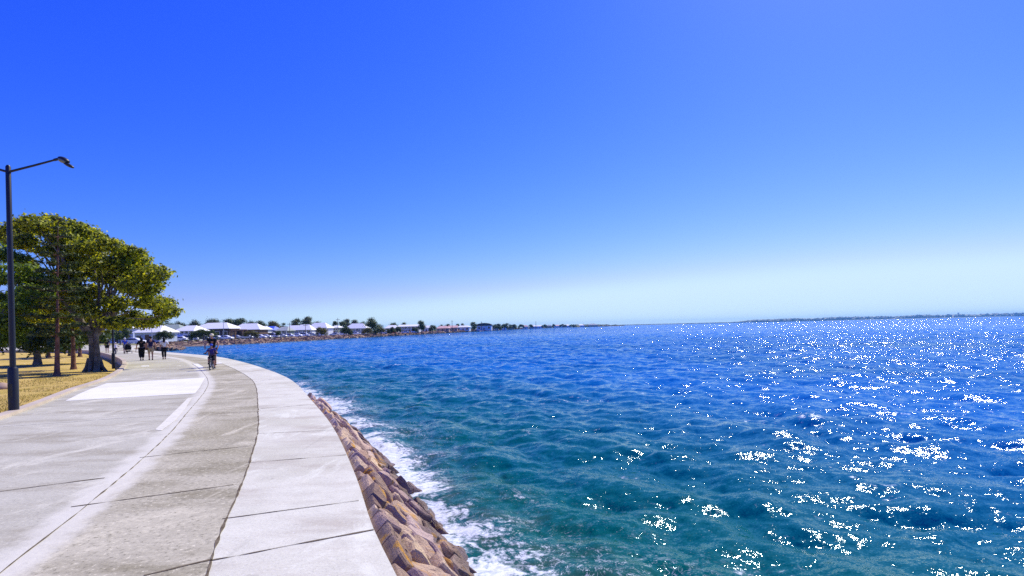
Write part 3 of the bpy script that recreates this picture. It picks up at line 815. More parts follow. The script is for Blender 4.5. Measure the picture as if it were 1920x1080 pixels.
# ------------------------------------------------------------------ lamps
M['black'] = mat('black_metal', (0.012, 0.013, 0.02), 0.45, 0.4)
M['lens'] = mat('lamp_lens', (0.16, 0.17, 0.13), 0.25, 0.5)
M['steel'] = mat('galvanised', (0.45, 0.46, 0.48), 0.4, 0.5, 0.6)
def street_lamp(label, loc, h, rz, group):
    t = thing('street_lamp', label, 'street lamp', loc, rz, group)
    mb = MB(); mb.tube([(0, 0, 0), (0, 0, .98), (0, 0, 1.03)], [.098, .098, .075], 14); mb.build('base_sleeve', M['black'], t)
    mb = MB(); mb.tube([(0, 0, 1.03), (0, 0, h * .6), (0, 0, h), (0, 0, h + .04)], [.058, .054, .05, .028], 12); mb.build('pole', M['black'], t)
    mb = MB(); mb.box((0, -.1, .5), (.09, .012, .3)); mb.build('access_door', M['black'], t)
    for s in (1, -1):
        mb = MB(); mb.tube([(0, 0, h - .12), (s * .55, 0, h + .045), (s * 1.04, 0, h + .20)], [.028, .025, .022], 8); mb.build('arm', M['black'], t)
        hd = MB(); Mx = Matrix.Rotation(s * R(24), 3, 'Y')
        hd.ell((s * 1.17, 0, h + .185), (.13, .09, .065), 14, 9, Mx); hd.tube([(s * .97, 0, h + .18), (s * 1.08, 0, h + .212)], [.032, .032], 8)
        ho = hd.build('lamp_head', M['black'], t)
        ln = MB(); ln.ell((s * 1.155, -.02, h + .16), (.10, .08, .052), 12, 8, Mx); ln.build('lens', M['lens'], ho)
        fl = MB(); fl.ell((s * 1.27, 0, h + .065), (.135, .06, .04), 12, 8, Matrix.Rotation(s * R(30), 3, 'Y')); fl.build('light_shield', M['black'], ho)
    return t
LD = gp(26, 774)[1]
street_lamp('tall black lamp post with raised arms at the left edge of the path', (cx(26, LD, .03), LD, .03), zt(9, 313, LD) - .03, R(8), 'street lamps along the lawn')
L2 = 35.2
street_lamp('farther black lamp post beside the kerb bend, in front of the fig crown', (cx(213, L2, -.3), L2, -.38), 5.9, R(-30), 'street lamps along the lawn')

# ------------------------------------------------------------------ people
def skin_obj(name, verts, edges, radii, m, parent, root=0, sub=1):
    me = bpy.data.meshes.new(name); me.from_pydata([tuple(v) for v in verts], edges, []); me.materials.append(m)
    o = link(name, me, parent)
    kids.setdefault(parent.name, []).append(o)
    sk = o.modifiers.new('skin', 'SKIN'); sk.use_smooth_shade = True
    if not me.skin_vertices: me.skin_vertices.new() if hasattr(me.skin_vertices, 'new') else None
    for i, r_ in enumerate(radii):
        sv_ = me.skin_vertices[0].data[i]; sv_.radius = r_ if hasattr(r_, '__len__') else (r_, r_); sv_.use_root = (i == root)
    ss = o.modifiers.new('sub', 'SUBSURF'); ss.levels = sub; ss.render_levels = sub
    return o
def person(label, loc, rz, h, pose, c, parent=None, name='person', cat='person', tops=0.0, group=None):
    """pose: joints in a frame facing +Y, unit body height; c: colours"""
    t = thing(name, label, cat, loc, rz, group)
    J = dict(pelvis=(0, 0, .52), waist=(0, 0, .60), chest=(0, .005, .74), neck=(0, .0, .835), chin=(0, .012, .865), skull=(0, .01, .915), crown=(0, 0, .965),
             shL=(-.105, 0, .80), elL=(-.135, -.01, .64), wrL=(-.14, .03, .50), shR=(.105, 0, .80), elR=(.135, -.01, .64), wrR=(.14, .03, .50),
             hipL=(-.05, 0, .50), knL=(-.055, .02, .28), anL=(-.055, -.01, .045), toeL=(-.06, .08, .02), hipR=(.05, 0, .50), knR=(.055, -.01, .28), anR=(.055, -.05, .05), toeR=(.06, .03, .02))
    J.update(pose); J = {k: Vector(v) * h for k, v in J.items()}
    q = h
    names = ['pelvis', 'waist', 'chest', 'neck', 'chin', 'skull', 'crown', 'shL', 'elL', 'wrL', 'shR', 'elR', 'wrR', 'hipL', 'knL', 'anL', 'toeL', 'hipR', 'knR', 'anR', 'toeR']
    rad = dict(pelvis=(.075, .055), waist=(.062, .048), chest=(.08, .055), neck=.028, chin=(.036, .042), skull=(.047, .055), crown=.03, shL=.036, elL=.026, wrL=.017, shR=.036, elR=.026, wrR=.017,
               hipL=.052, knL=.034, anL=.021, toeL=.018, hipR=.052, knR=.034, anR=.021, toeR=.018)
    V = [J[n] for n in names]; E_ = [(0, 1), (1, 2), (2, 3), (3, 4), (4, 5), (5, 6), (2, 7), (7, 8), (8, 9), (2, 10), (10, 11), (11, 12), (0, 13), (13, 14), (14, 15), (15, 16), (0, 17), (17, 18), (18, 19), (19, 20)]
    Rr = [tuple(x * q for x in (rad[n] if hasattr(rad[n], '__len__') else (rad[n],) * 2)) for n in names]
    # nose
    fw = Vector((0, 1, 0))
    V.append(J['skull'] + Vector((0, .052, -.02)) * q); E_.append((5, len(V) - 1)); Rr.append((.009 * q, .009 * q))
    for side, wi, ei in (('L', 9, 8), ('R', 12, 11)):
        s = -1 if side == 'L' else 1
        d = (V[wi] - V[ei]).normalized(); lat = d.cross(Vector((s, 0, 0)));
        if lat.length < .1: lat = Vector((0, 1, 0))
        lat.normalize(); pal = V[wi] + d * .035 * q
        V.append(pal); E_.append((wi, len(V) - 1)); Rr.append((.022 * q, .014 * q)); pi_ = len(V) - 1
        for k, (o_, L_) in enumerate(((-.016, .030), (-.006, .036), (.005, .034), (.015, .027))):
            a = pal + lat * o_ * q + d * .022 * q; b = a + (d * .7 + Vector((-s * .3, 0, 0))) * L_ * q
            V += [a, b]; E_ += [(pi_, len(V) - 2), (len(V) - 2, len(V) - 1)]; Rr += [(.0055 * q,) * 2, (.0045 * q,) * 2]
        a = V[wi] + d * .018 * q - lat * .024 * q; b = a + (d - lat * .5).normalized() * .026 * q
        V += [a, b]; E_ += [(pi_, len(V) - 2), (len(V) - 2, len(V) - 1)]; Rr += [(.006 * q,) * 2, (.0048 * q,) * 2]
    skin_obj('body', V, E_, Rr, c['skin'], t)
    def grow(k, s): return tuple(x * q * s for x in (rad[k] if hasattr(rad[k], '__len__') else (rad[k],) * 2))
    # top
    if 'top' in c:
        ks = ['pelvis', 'waist', 'chest', 'shL', 'shR']; sl = c.get('sleeve', .7); V = [J['pelvis'] + Vector((0, 0, .0)), J['waist'], J['chest'], J['shL'], J['shR'], J['shL'].lerp(J['elL'], sl), J['shR'].lerp(J['elR'], sl), J['neck'] - Vector((0, 0, .015 * q))]
        E2 = [(0, 1), (1, 2), (2, 3), (2, 4), (3, 5), (4, 6), (2, 7)]; Rr = [grow('pelvis', 1.14), grow('waist', 1.22), grow('chest', 1.18), grow('shL', 1.25), grow('shR', 1.25), grow('elL', 1.5), grow('elR', 1.5), grow('neck', 1.5)]
        if sl > .95:
            V += [J['wrL'], J['wrR']]; E2 += [(5, 8), (6, 9)]; Rr += [grow('wrL', 1.5)] * 2
        skin_obj('shirt', V, E2, Rr, c['top'], t)
    ln = c.get('legs', 1.0)
    def leg(side):
        hp, kn, an = J['hip' + side], J['kn' + side], J['an' + side]
        return [hp, kn, kn.lerp(an, max(0.02, (ln - .5) * 2))] if ln > .5 else [hp, hp.lerp(kn, ln * 2)]
    l_, r_ = leg('L'), leg('R'); V = [J['pelvis'] + Vector((0, 0, .02 * q))] + l_ + r_; k = len(l_)
    E2 = [(0, 1), (0, 1 + k)] + [(1 + i, 2 + i) for i in range(k - 1)] + [(1 + k + i, 2 + k + i) for i in range(k - 1)]
    g = c.get('loose', 1.25); lr = [grow('hipL', g), grow('knL', g * 1.05), grow('anL', g * 1.5)][:k] if ln > .5 else [grow('hipL', g), grow('knL', g * 1.35)]
    skin_obj('shorts' if ln <= .5 else 'trousers', V, E2, [grow('pelvis', 1.12)] + lr + lr, c['bottom'], t)
    for sd_ in 'LR':
        mb = MB(); a, b = J['an' + sd_], J['toe' + sd_]; d = (b - a); d.z = 0; an_ = math.atan2(d.y, d.x) if d.length > 1e-4 else PI / 2
        c0 = a.lerp(b, .5); c0.z = min(a.z, b.z) + .0 * q
        mb.ell((c0.x, c0.y, c0.z - .002 * q), (.068 * q, .03 * q, .028 * q), 10, 7, Matrix.Rotation(an_, 3, 'Z')); mb.build('shoe', c['shoe'], t)
    if 'hair' in c:
        mb = MB(); sk_ = J['skull']; mb.ell(sk_ + Vector((0, -.010, .018)) * q, (.056 * q, .062 * q, .056 * q), 12, 8)
        if c.get('long'):
            mb.tube([sk_ + Vector((0, -.04, .02)) * q, sk_ + Vector((0, -.055, -.06)) * q, sk_ + Vector((0, -.06, -.15)) * q], [.05 * q, .055 * q, .035 * q], 10)
        mb.build('hair', c['hair'], t)
    if 'hat' in c:
        mb = MB(); sk_ = J['skull']; mb.ell(sk_ + Vector((0, -.002, .032)) * q, (.062 * q, .074 * q, .052 * q), 12, 8)
        if c.get('brim'): mb.tube([sk_ + Vector((0, .0, .035)) * q, sk_ + Vector((0, 0, .042)) * q], [.10 * q, .09 * q], 14)
        else: mb.box(sk_ + Vector((0, .07, .03)) * q, (.07 * q, .05 * q, .01 * q))
        mb.build('helmet' if not c.get('brim') else 'hat', c['hat'], t)
    if 'face' in c:
        mb = MB()
        for s in (-1, 1): mb.ell(J['skull'] + Vector((s * .018, .052, .0)) * q, (.006 * q, .004 * q, .004 * q), 6, 5)
        mb.build('eyes', M['black'], t)
    if 'bag' in c:
        mb = MB(); p = J['wrL'] + Vector((-.01, 0, -.09)) * q; mb.ell(p, (.012 * q, .03 * q, .05 * q), 8, 6); mb.build('pouch', c['bag'], t)
    return t
def cm(nm, c, r_=0.85): 
    if nm not in M: M[nm] = mat(nm, c, r_, 0.2)
    return M[nm]
SK = cm('skin', (0.42, 0.22, 0.15), .55); BLK = cm('black_cloth', (0.008, 0.008, 0.012)); NAVY = cm('navy_cloth', (0.012, 0.015, 0.07)); TAN = cm('tan_cloth', (0.36, 0.29, 0.19)); WHT = cm('white_cloth', (0.72, 0.72, 0.74)); PUR = cm('purple_cloth', (0.03, 0.025, 0.16))
HB = cm('dark_hair', (0.01, 0.007, 0.006), .5); RED = cm('red_cloth', (0.5, 0.04, 0.03)); YEL = cm('yellow_cloth', (0.7, 0.42, 0.06)); BLU = cm('blue_cloth', (0.04, 0.08, 0.45)); PNK = cm('pink_cloth', (0.55, 0.22, 0.26)); GRY = cm('grey_cloth', (0.16, 0.17, 0.18))
def put(x, y):      # foot position from the photograph
    return gp(x, y)
def ploc(x, y, z=0.0): p = gp(x, y); return (p[0], p[1], z)
away = lambda x, y: math.atan2(-gp(x, y)[0], gp(x, y)[1]) # turn so that +Y points along the view ray
person('woman in long loose black clothes walking away, leftmost of the trio', ploc(266, 675.8), R(38), 1.66, dict(wrL=(-.19, .05, .49), elL=(-.17, -.02, .64), knR=(.05, .06, .28), anR=(.045, .07, .05), toeR=(.05, .15, .03), anL=(-.04, -.09, .06), toeL=(-.04, -.01, .025), pelvis=(0, 0, .50)), dict(skin=SK, top=BLK, bottom=BLK, shoe=BLK, hair=HB, long=True, sleeve=.75, legs=.88, loose=1.75, bag=GRY), group='people strolling away on the path')
person('man in navy shirt and tan shorts walking away, middle of the trio', ploc(283, 675), R(38), 1.74, dict(elR=(.16, -.02, .65), wrR=(.17, .04, .52), knL=(-.055, .05, .28), anL=(-.05, .05, .045), toeL=(-.05, .13, .02), anR=(.05, -.09, .07), toeR=(.05, -.01, .03)), dict(skin=SK, top=NAVY, bottom=TAN, shoe=BLK, hair=HB, sleeve=.65, legs=.46, loose=1.35), group='people strolling away on the path')
person('woman with dark hair, white top and black trousers, rightmost of the trio', ploc(308, 673.8), R(36), 1.62, dict(elR=(.18, -.03, .64), wrR=(.22, .03, .53), anL=(-.04, -.02, .05), toeL=(-.045, .06, .02), anR=(.04, .03, .05), toeR=(.045, .11, .02), knR=(.045, .03, .28)), dict(skin=SK, top=WHT, bottom=BLK, shoe=BLK, hair=HB, long=True, sleeve=.9, legs=.92, loose=1.3), group='people strolling away on the path')
person('person in black top and shorts walking left of the farther lamp post', ploc(201, 661.5), R(40), 1.62, {}, dict(skin=SK, top=BLK, bottom=BLK, shoe=TAN, hat=cm('grey_hat', (.3, .3, .3)), brim=True, sleeve=.8, legs=.45, loose=1.5))
person('person in blue shirt and white cap pushing the black stroller', ploc(234.5, 662.3), R(40), 1.62, dict(elL=(-.14, .04, .66), wrL=(-.1, .17, .6), elR=(.14, .04, .66), wrR=(.1, .17, .6)), dict(skin=SK, top=BLU, bottom=GRY, shoe=BLK, hat=WHT, sleeve=.6, legs=.48, loose=1.3))
person('person in pink top walking beyond the lawn between two pine trunks', (cx(89, 79), 79, 0), R(-70), 1.66, {}, dict(skin=SK, top=WHT, bottom=PNK, shoe=BLK, hair=HB, sleeve=.6, legs=.6))
person('person in red and yellow with a wide pale hat beyond the lawn', (cx(49, 84), 84, 0), R(80), 1.7, {}, dict(skin=SK, top=YEL, bottom=RED, shoe=BLK, hat=cm('pale_hat', (.7, .68, .6)), brim=True, sleeve=.8, legs=.7))
person('person in pink clothes walking just left of the fig trunk', (cx(130, 78), 78, 0), R(-80), 1.68, {}, dict(skin=SK, top=PNK, bottom=RED, shoe=BLK, hair=HB, sleeve=.6, legs=.6))
person('person in white walking just right of the fig trunk', (cx(174, 66), 66, 0), R(40), 1.66, {}, dict(skin=SK, top=WHT, bottom=PNK, shoe=BLK, hair=HB, sleeve=.6, legs=.6))

# ------------------------------------------------------------------ bicycles
RUB = cm('rubber', (0.012, 0.012, 0.012), .7); DKP = mat('dark_paint', (0.02, 0.018, 0.03), .3, .5); ALU = M['steel']; WP = mat('white_gloss', (.75, .75, .78), .3, .5); REDP = mat('red_paint', (.4, .03, .03), .35, .5)
def bicycle(label, loc, rz, wr, wb, fm):
    t = thing('bicycle', label, 'bicycle', loc, rz)
    hb = wr * 2 + .32 if wr > .3 else wr * 2 + .28
    for y in (wb / 2, -wb / 2):
        mb = MB(); mb.torus((0, y, wr), wr - .022, .022); wo = mb.build('wheel', RUB, t)
        mb = MB(); mb.torus((0, y, wr), wr - .05, .010, m=6); mb.build('rim', ALU, wo)
        mb = MB()
        for k in range(14):
            a = k * PI / 7; mb.tube([(0.02 * (-1) ** k, y, wr), (0, y + math.cos(a) * (wr - .05), wr + math.sin(a) * (wr - .05))], .0018, 3, False)
        mb.tube([(-.05, y, wr), (.05, y, wr)], .022, 8); mb.build('spokes', ALU, wo)
    bb = (0, -.06, wr * .88); st = (0, -.20, wr + .42 if wr > .3 else wr + .25); hd = (0, wb / 2 - .20, wr + .42 if wr > .3 else wr + .27); rx = (0, -wb / 2, wr)
    mb = MB()
    for a, b, r_ in ((bb, st, .017), (bb, hd, .022), (st, hd, .018), (bb, rx, .011), (st, rx, .009)): mb.tube([a, b], r_, 7)
    mb.build('frame', fm, t)
    mb = MB()
    for s in (-.05, .05): mb.tube([(s, wb / 2, wr), (s * .9, wb / 2 - .11, wr + .36 if wr > .3 else wr + .2), (0, hd[1] + .02, hd[2])], .013, 7)
    mb.build('fork', fm, t)
    mb = MB(); mb.tube([hd, (0, hd[1] - .03, hb)], .014, 7); mb.tube([(-.31, hd[1] - .10, hb + .02), (-.12, hd[1], hb), (.12, hd[1], hb), (.31, hd[1] - .10, hb + .02)], .014, 7); ho = mb.build('handlebar', fm, t)
    for s in (-1, 1):
        mb = MB(); mb.tube([(s * .22, hd[1] - .055, hb + .012), (s * .32, hd[1] - .105, hb + .02)], .019, 8); mb.build('grip', RUB, ho)
    mb = MB(); mb.tube([st, (0, st[1] - .03, st[2] + .1)], .012, 6); mb.ell((0, st[1] - .05, st[2] + .12), (.075, .13, .035), 10, 6); mb.build('saddle', RUB, t)
    mb = MB(); mb.tube([(-.07, bb[1], bb[2]), (.07, bb[1], bb[2])], .03, 10)
    mb.tube([(.07, bb[1], bb[2]), (.08, bb[1] + .02, bb[2] + .16)], .01, 6); mb.tube([(-.07, bb[1], bb[2]), (-.08, bb[1] - .02, bb[2] - .16)], .01, 6)
    mb.box((.13, bb[1] + .02, bb[2] + .165), (.1, .09, .02)); mb.box((-.13, bb[1] - .02, bb[2] - .165), (.1, .09, .02)); mb.build('crank', ALU, t)
    return t
dr = R(180 + 20)
pa_ = gp(388.5, 689.5); pc = gp(390.5, 694.3)
bicycle('dark adult bicycle ridden towards the viewer behind the child', (pa_[0], pa_[1] + .5, 0), dr, .34, 1.02, DKP)
def ride(h, sx, seat, bar, barw, bend, legspread):
    """riding pose in units of body height"""
    k = 1 / h
    return dict(pelvis=(0, -.26 * k * 1.0, seat * k), waist=(0, -.21 * k, (seat + .16) * k), chest=(0, -.08 * k, (seat + .40) * k), neck=(0, -.0 * k, (seat + .56) * k), chin=(0, .04 * k, (seat + .60) * k), skull=(0, .045 * k, (seat + .68) * k), crown=(0, .04 * k, (seat + .76) * k),
                shL=(-.18 * k, -.03 * k, (seat + .48) * k), shR=(.18 * k, -.03 * k, (seat + .48) * k), elL=(-.32 * k, .08 * k, (seat + .24) * k), elR=(.32 * k, .08 * k, (seat + .24) * k), wrL=(-barw * k, .19 * k, (bar + .06) * k), wrR=(barw * k, .19 * k, (bar + .06) * k),
                hipL=(-.09 * k, -.24 * k, (seat - .03) * k), hipR=(.09 * k, -.24 * k, (seat - .03) * k), knL=(-legspread * k, .04 * k, (seat - .32) * k), knR=(legspread * k, .12 * k, (seat - .14) * k), anL=(-.13 * k, -.12 * k, .17 * k), anR=(.13 * k, -.06 * k, .50 * k), toeL=(-.13 * k, .02 * k, .13 * k), toeR=(.13 * k, .08 * k, .46 * k))
person('cyclist in dark top and shorts with pale helmet riding towards the viewer', (pa_[0], pa_[1] + .5, 0), dr, 1.72, ride(1.72, 1, .95, .99, .30, 0, .14), dict(skin=SK, top=BLK, bottom=BLK, shoe=BLK, hat=cm('cream_helmet', (.7, .62, .42)), face=1, sleeve=.45, legs=.5, loose=1.35))
bicycle('small dark child bicycle ridden in front of the adult cyclist', (pc[0], pc[1] + .3, 0), dr, .25, .80, DKP)
def ridec(h, seat, bar):
    k = 1 / h
    return dict(pelvis=(0, -.22 * k, seat * k), waist=(0, -.18 * k, (seat + .12) * k), chest=(0, -.10 * k, (seat + .28) * k), neck=(0, -.06 * k, (seat + .40) * k), chin=(0, -.04 * k, (seat + .44) * k), skull=(0, -.03 * k, (seat + .51) * k), crown=(0, -.03 * k, (seat + .57) * k),
                shL=(-.14 * k, -.08 * k, (seat + .34) * k), shR=(.14 * k, -.08 * k, (seat + .34) * k), elL=(-.24 * k, -.04 * k, (seat + .16) * k), elR=(.24 * k, -.04 * k, (seat + .16) * k), wrL=(-.25 * k, .10 * k, (bar + .05) * k), wrR=(.25 * k, .10 * k, (bar + .05) * k),
                hipL=(-.07 * k, -.2 * k, (seat - .02) * k), hipR=(.07 * k, -.2 * k, (seat - .02) * k), knL=(-.10 * k, .06 * k, (seat - .22) * k), knR=(.11 * k, .10 * k, (seat - .10) * k), anL=(-.13 * k, -.08 * k, .14 * k), anR=(.13 * k, -.02 * k, .33 * k), toeL=(-.13 * k, .04 * k, .11 * k), toeR=(.13 * k, .09 * k, .30 * k))
person('child in purple shirt and blue helmet cycling in front of the adult', (pc[0], pc[1] + .3, 0), dr, 1.22, ridec(1.22, .66, .78), dict(skin=SK, top=PUR, bottom=BLK, shoe=BLK, hat=BLU, face=1, sleeve=.6, legs=.5, loose=1.3))
p3 = gp(217, 664)
bicycle('small pale child bicycle ridden away beside the farther lamp post', (p3[0], p3[1], 0), R(40), .22, .7, WP)
person('small child in white with white helmet cycling away by the lamp post', (p3[0], p3[1], 0), R(40), 1.1, ridec(1.1, .58, .7), dict(skin=SK, top=WHT, bottom=NAVY, shoe=BLK, hat=WHT, sleeve=.6, legs=.5))
# stroller
t = thing('stroller', 'black three wheeled stroller pushed along the far path', 'stroller', ploc(233, 663.6), R(40))
t.location = (t.location[0] - .02, t.location[1] + .55, 0)
for p in ((-.3, -.3), (.3, -.3), (0, .5)):
    mb = MB(); mb.torus((p[0], p[1], .13), .11, .022); mb.build('wheel', RUB, t)
mb = MB()
for s in (-.28, .28): mb.tube([(s, -.3, .13), (s * .9, .1, .5), (s * .8, -.35, 1.0)], .014, 6); mb.tube([(s * .9, .1, .5), (0, .5, .15)], .014, 6)
mb.tube([(-.225, -.35, 1.0), (.225, -.35, 1.0)], .018, 7); mb.build('frame', ALU, t)
mb = MB(); mb.box((0, .02, .52), (.5, .6, .28), taper=1.15); mb.build('seat', BLK, t)
mb = MB(); mb.ell((0, .0, .78), (.28, .32, .22), 12, 8); mb.build('canopy', BLK, t)
mb = MB(); mb.box((0, -.05, .25), (.4, .45, .14)); mb.build('basket', BLK, t)

# ------------------------------------------------------------------ houses
ROOFW = mat('white_roof', (.84, .83, .76), .5, .4); ROOFG = noisy('grey_roof', (.30, .33, .31), (.36, .38, .36), .5); ROOFGR = noisy('green_grey_roof', (.24, .30, .24), (.29, .34, .28), .5); ROOFB = mat('blue_roof', (.07, .13, .55), .5, .4); ROOFP = noisy('pink_roof', (.62, .36, .30), (.68, .44, .38), .5); ROOFD = mat('dark_roof', (.03, .035, .05), .6, .3)
WWALL = noisy('white_wall', (.74, .75, .78), (.66, .68, .72), .8); BWALL = noisy('brown_wall', (.11, .07, .05), (.16, .10, .07), .8); DWALL = noisy('dark_wall', (.04, .03, .035), (.07, .05, .05), .8); TWALL = noisy('tan_wall', (.40, .30, .20), (.34, .26, .18), .8); GWALL = noisy('green_wall', (.30, .36, .30), (.26, .31, .26), .8); LWALL = noisy('pale_blue_wall', (.50, .56, .68), (.44, .50, .62), .8); PWALL = noisy('pink_wall', (.52, .34, .28), (.46, .30, .25), .8)
GLASS = mat('window_glass', (.02, .025, .03), .12, .6); TRIM = mat('white_trim', (.78, .78, .8), .5, .4); WOOD = noisy('brown_timber', (.16, .09, .05), (.22, .13, .08), 1.5)
def house(label, D, x0, x1, ytop, yeave, wall, roof, kind='hip', storeys=1, posts=0, rz=0.0, depth=None, over=.5, lower=False, win=3):
    X0, X1 = cx(x0, D), cx(x1, D); Wd = X1 - X0; h = zt((x0 + x1) / 2, ytop, D); he = zt((x0 + x1) / 2, yeave, D)
    dp = depth or min(max(Wd * .6, 7), 15)
    t = thing('house', label, 'house', ((X0 + X1) / 2, D + dp / 2, 0), rz, 'houses along the far esplanade')
    hw, hd = Wd / 2 - over, dp / 2
    yf = -hd
    if posts: yf = -hd + 1.8
    mb = MB(); mb.box((0, (yf + hd) / 2, he / 2 - .2), (hw * 2, hd - yf, he + .4)); mb.build('wall', wall, t)
    mb = MB(); ox, oy = hw + over, hd + over; r_ = h - he
    rl = ox * .48
    if kind == 'hip':
        vs = [(-ox, -oy, 0), (ox, -oy, 0), (ox, oy, 0), (-ox, oy, 0), (-rl, 0, r_), (rl, 0, r_)]; fs = [(0, 1, 5, 4), (1, 2, 5), (2, 3, 4, 5), (3, 0, 4)]
    elif kind == 'gable_front':
        vs = [(-ox, -oy, 0), (ox, -oy, 0), (ox, oy, 0), (-ox, oy, 0), (0, -oy, r_), (0, oy, r_)]; fs = [(0, 3, 5, 4), (1, 4, 5, 2), (0, 4, 1), (2, 5, 3)]
    elif kind == 'arch':
        k = 10; vs = []; fs = []
        for j in range(k + 1):
            a = PI * j / k; vs += [(-ox * math.cos(a), -oy, r_ * math.sin(a)), (-ox * math.cos(a), oy, r_ * math.sin(a))]
        fs = [(2 * j, 2 * j + 2, 2 * j + 3, 2 * j + 1) for j in range(k)] + [tuple(range(0, 2 * k + 2, 2))]
    else:
        vs = [(-ox, -oy, 0), (ox, -oy, 0), (ox, oy, 0), (-ox, oy, 0), (-ox, 0, r_), (ox, 0, r_)]; fs = [(0, 1, 5, 4), (2, 3, 4, 5), (1, 2, 5), (3, 0, 4)]
    mb.add([(v[0], v[1], v[2] + he + .12) for v in vs], fs)
    mb.box((0, 0, he + .05), (ox * 2, oy * 2, .14)); mb.build('roof', roof, t)
    sh = he / storeys
    for s_ in range(storeys):
        for k in range(win):
            x = -hw + hw * 2 * (k + .5) / win; z = s_ * sh + sh * .55
            if s_ == 0 and k == win // 2:
                mb = MB(); mb.box((x, yf - .03, 1.05), (1.0, .08, 2.1)); mb.build('door', WOOD if wall != BWALL else TRIM, t); continue
            ww = min(1.6, hw * 2 / win * .6); wh = sh * .42
            mb = MB(); mb.box((x, yf - .04, z), (ww + .2, .07, wh + .2)); fo = mb.build('window', TRIM, t)
            mb = MB(); mb.box((x, yf - .08, z), (ww, .05, wh)); mb.build('pane', GLASS, fo)
    if posts:
        for k in range(posts):
            mb = MB(); mb.box((-hw + .1 + (hw * 2 - .2) * k / (posts - 1), -hd + .1, he / 2), (.28, .28, he)); mb.build('post', TRIM, t)
        if storeys > 1:
            mb = MB(); mb.box((0, -hd + .85, sh), (hw * 2, 1.8, .2)); mb.box((0, -hd + .1, sh + .9), (hw * 2, .06, .08))
            for k in range(int(hw * 2 / .5)): mb.box((-hw + .25 + k * .5, -hd + .1, sh + .5), (.05, .05, .8))
            mb.build('balcony', TRIM, t)
    if lower:
        mb = MB(); mb.add([(-hw - .6, -hd - 1.6, sh - .2), (hw + .6, -hd - 1.6, sh - .2), (hw, -hd + .3, sh + .7), (-hw, -hd + .3, sh + .7)], [(0, 1, 2, 3)]); mb.box((0, -hd - .7, sh - .26), (hw * 2 + 1.2, 1.8, .1)); mb.build('awning', roof, t)
    return t
H = [
 ('white house glimpsed past the lamp post, with a hip roof above dark shrubs', 150, 196, 246, 603, 612, WWALL, ROOFW, 'hip', 2, 0),
 ('narrow pale blue two storey house with a front gable', 140, 230, 255, 609, 616, LWALL, ROOFW, 'gable_front', 2, 0),
 ('low pale house with a broad white roof above the strolling trio', 132, 249, 303, 610.5, 624, LWALL, ROOFW, 'hip', 1, 0),
 ('house with a long grey green roof behind the round bush', 185, 283, 338, 609, 618, WWALL, ROOFGR, 'hip', 2, 0),
 ('white two storey house with columns and a lower skirt roof', 172, 326, 369, 611, 621, WWALL, ROOFW, 'hip', 2, 5),
 ('dark walled house with the broadest white roof, above the cyclist', 190, 357, 434, 605.5, 617, DWALL, ROOFW, 'hip', 1, 0),
 ('dark brown house with white hip roof behind the timber pergola', 196, 432, 489, 607, 618.5, BWALL, ROOFW, 'hip', 1, 0),
 ('small white cottage between the olive bush and the blue roof', 215, 478, 498, 612, 618, WWALL, ROOFW, 'hip', 2, 0),
 ('tan house with the bright blue roof', 225, 492, 516, 612, 619.5, TWALL, ROOFB, 'hip', 2, 3),
 ('green walled house with a dull grey roof', 225, 516, 541, 613, 620.5, GWALL, ROOFG, 'hip', 2, 3),
 ('white house with two stepped white roofs right of the grey roof', 245, 530, 562, 610.5, 619.5, WWALL, ROOFW, 'hip', 1, 4),
 ('white verandah house under the tallest cluster of trees', 240, 549, 584, 609, 619, WWALL, ROOFW, 'hip', 2, 5),
 ('large white two storey house with tall columns and stacked roofs', 250, 574, 617, 605.5, 615.5, WWALL, ROOFW, 'hip', 2, 6),
 ('narrow house of grey green boards with a flat pale roof', 262, 619, 636, 610.8, 614.5, GWALL, ROOFW, 'hip', 2, 0),
 ('white columned house behind the dark bushes left of the tallest far tree', 275, 646, 688, 606.8, 616, WWALL, ROOFW, 'hip', 2, 5),
 ('white house just right of the tallest far tree', 310, 720, 746, 610, 615.5, WWALL, ROOFW, 'hip', 2, 3),
 ('long low white building with a flat roof line', 335, 746, 787, 608.8, 612.3, WWALL, ROOFW, 'gable', 2, 7),
 ('small white house between two dark bushy trees', 380, 790, 810, 610.5, 614.8, WWALL, ROOFW, 'hip', 1, 0),
 ('low house with a wide pink roof', 400, 817, 843, 611.3, 615.7, PWALL, ROOFP, 'hip', 1, 0),
 ('pinkish house beside the tall thin mast', 430, 840, 858, 610.5, 614.5, PWALL, ROOFP, 'gable', 1, 0),
 ('white house right of the thin mast', 470, 856, 882, 610.5, 613.6, WWALL, ROOFW, 'hip', 1, 0),
 ('white hall under a dark arched roof', 520, 893, 923, 605.8, 610.6, WWALL, ROOFD, 'arch', 1, 0),
]
for i, hh in enumerate(H):
    house(*hh, rz=R(-6 + 3 * (i % 4)), win=5 if i in (5, 12, 16) else 3, lower=(i in (4,)))
rs = random.Random(21)
colr = [(WWALL, ROOFW, 'white'), (TWALL, ROOFG, 'tan grey roofed'), (WWALL, ROOFP, 'pink roofed'), (LWALL, ROOFW, 'pale blue')]
places = ['just beyond the arched hall', 'beside the low white dome tent', 'in the gap after the dark tree mass', 'left of the slim far mast', 'right of the slim far mast', 'where the shore begins to narrow', 'half hidden by low far trees', 'last before the wooded point', 'first on the wooded point', 'at the end of the wooded point']
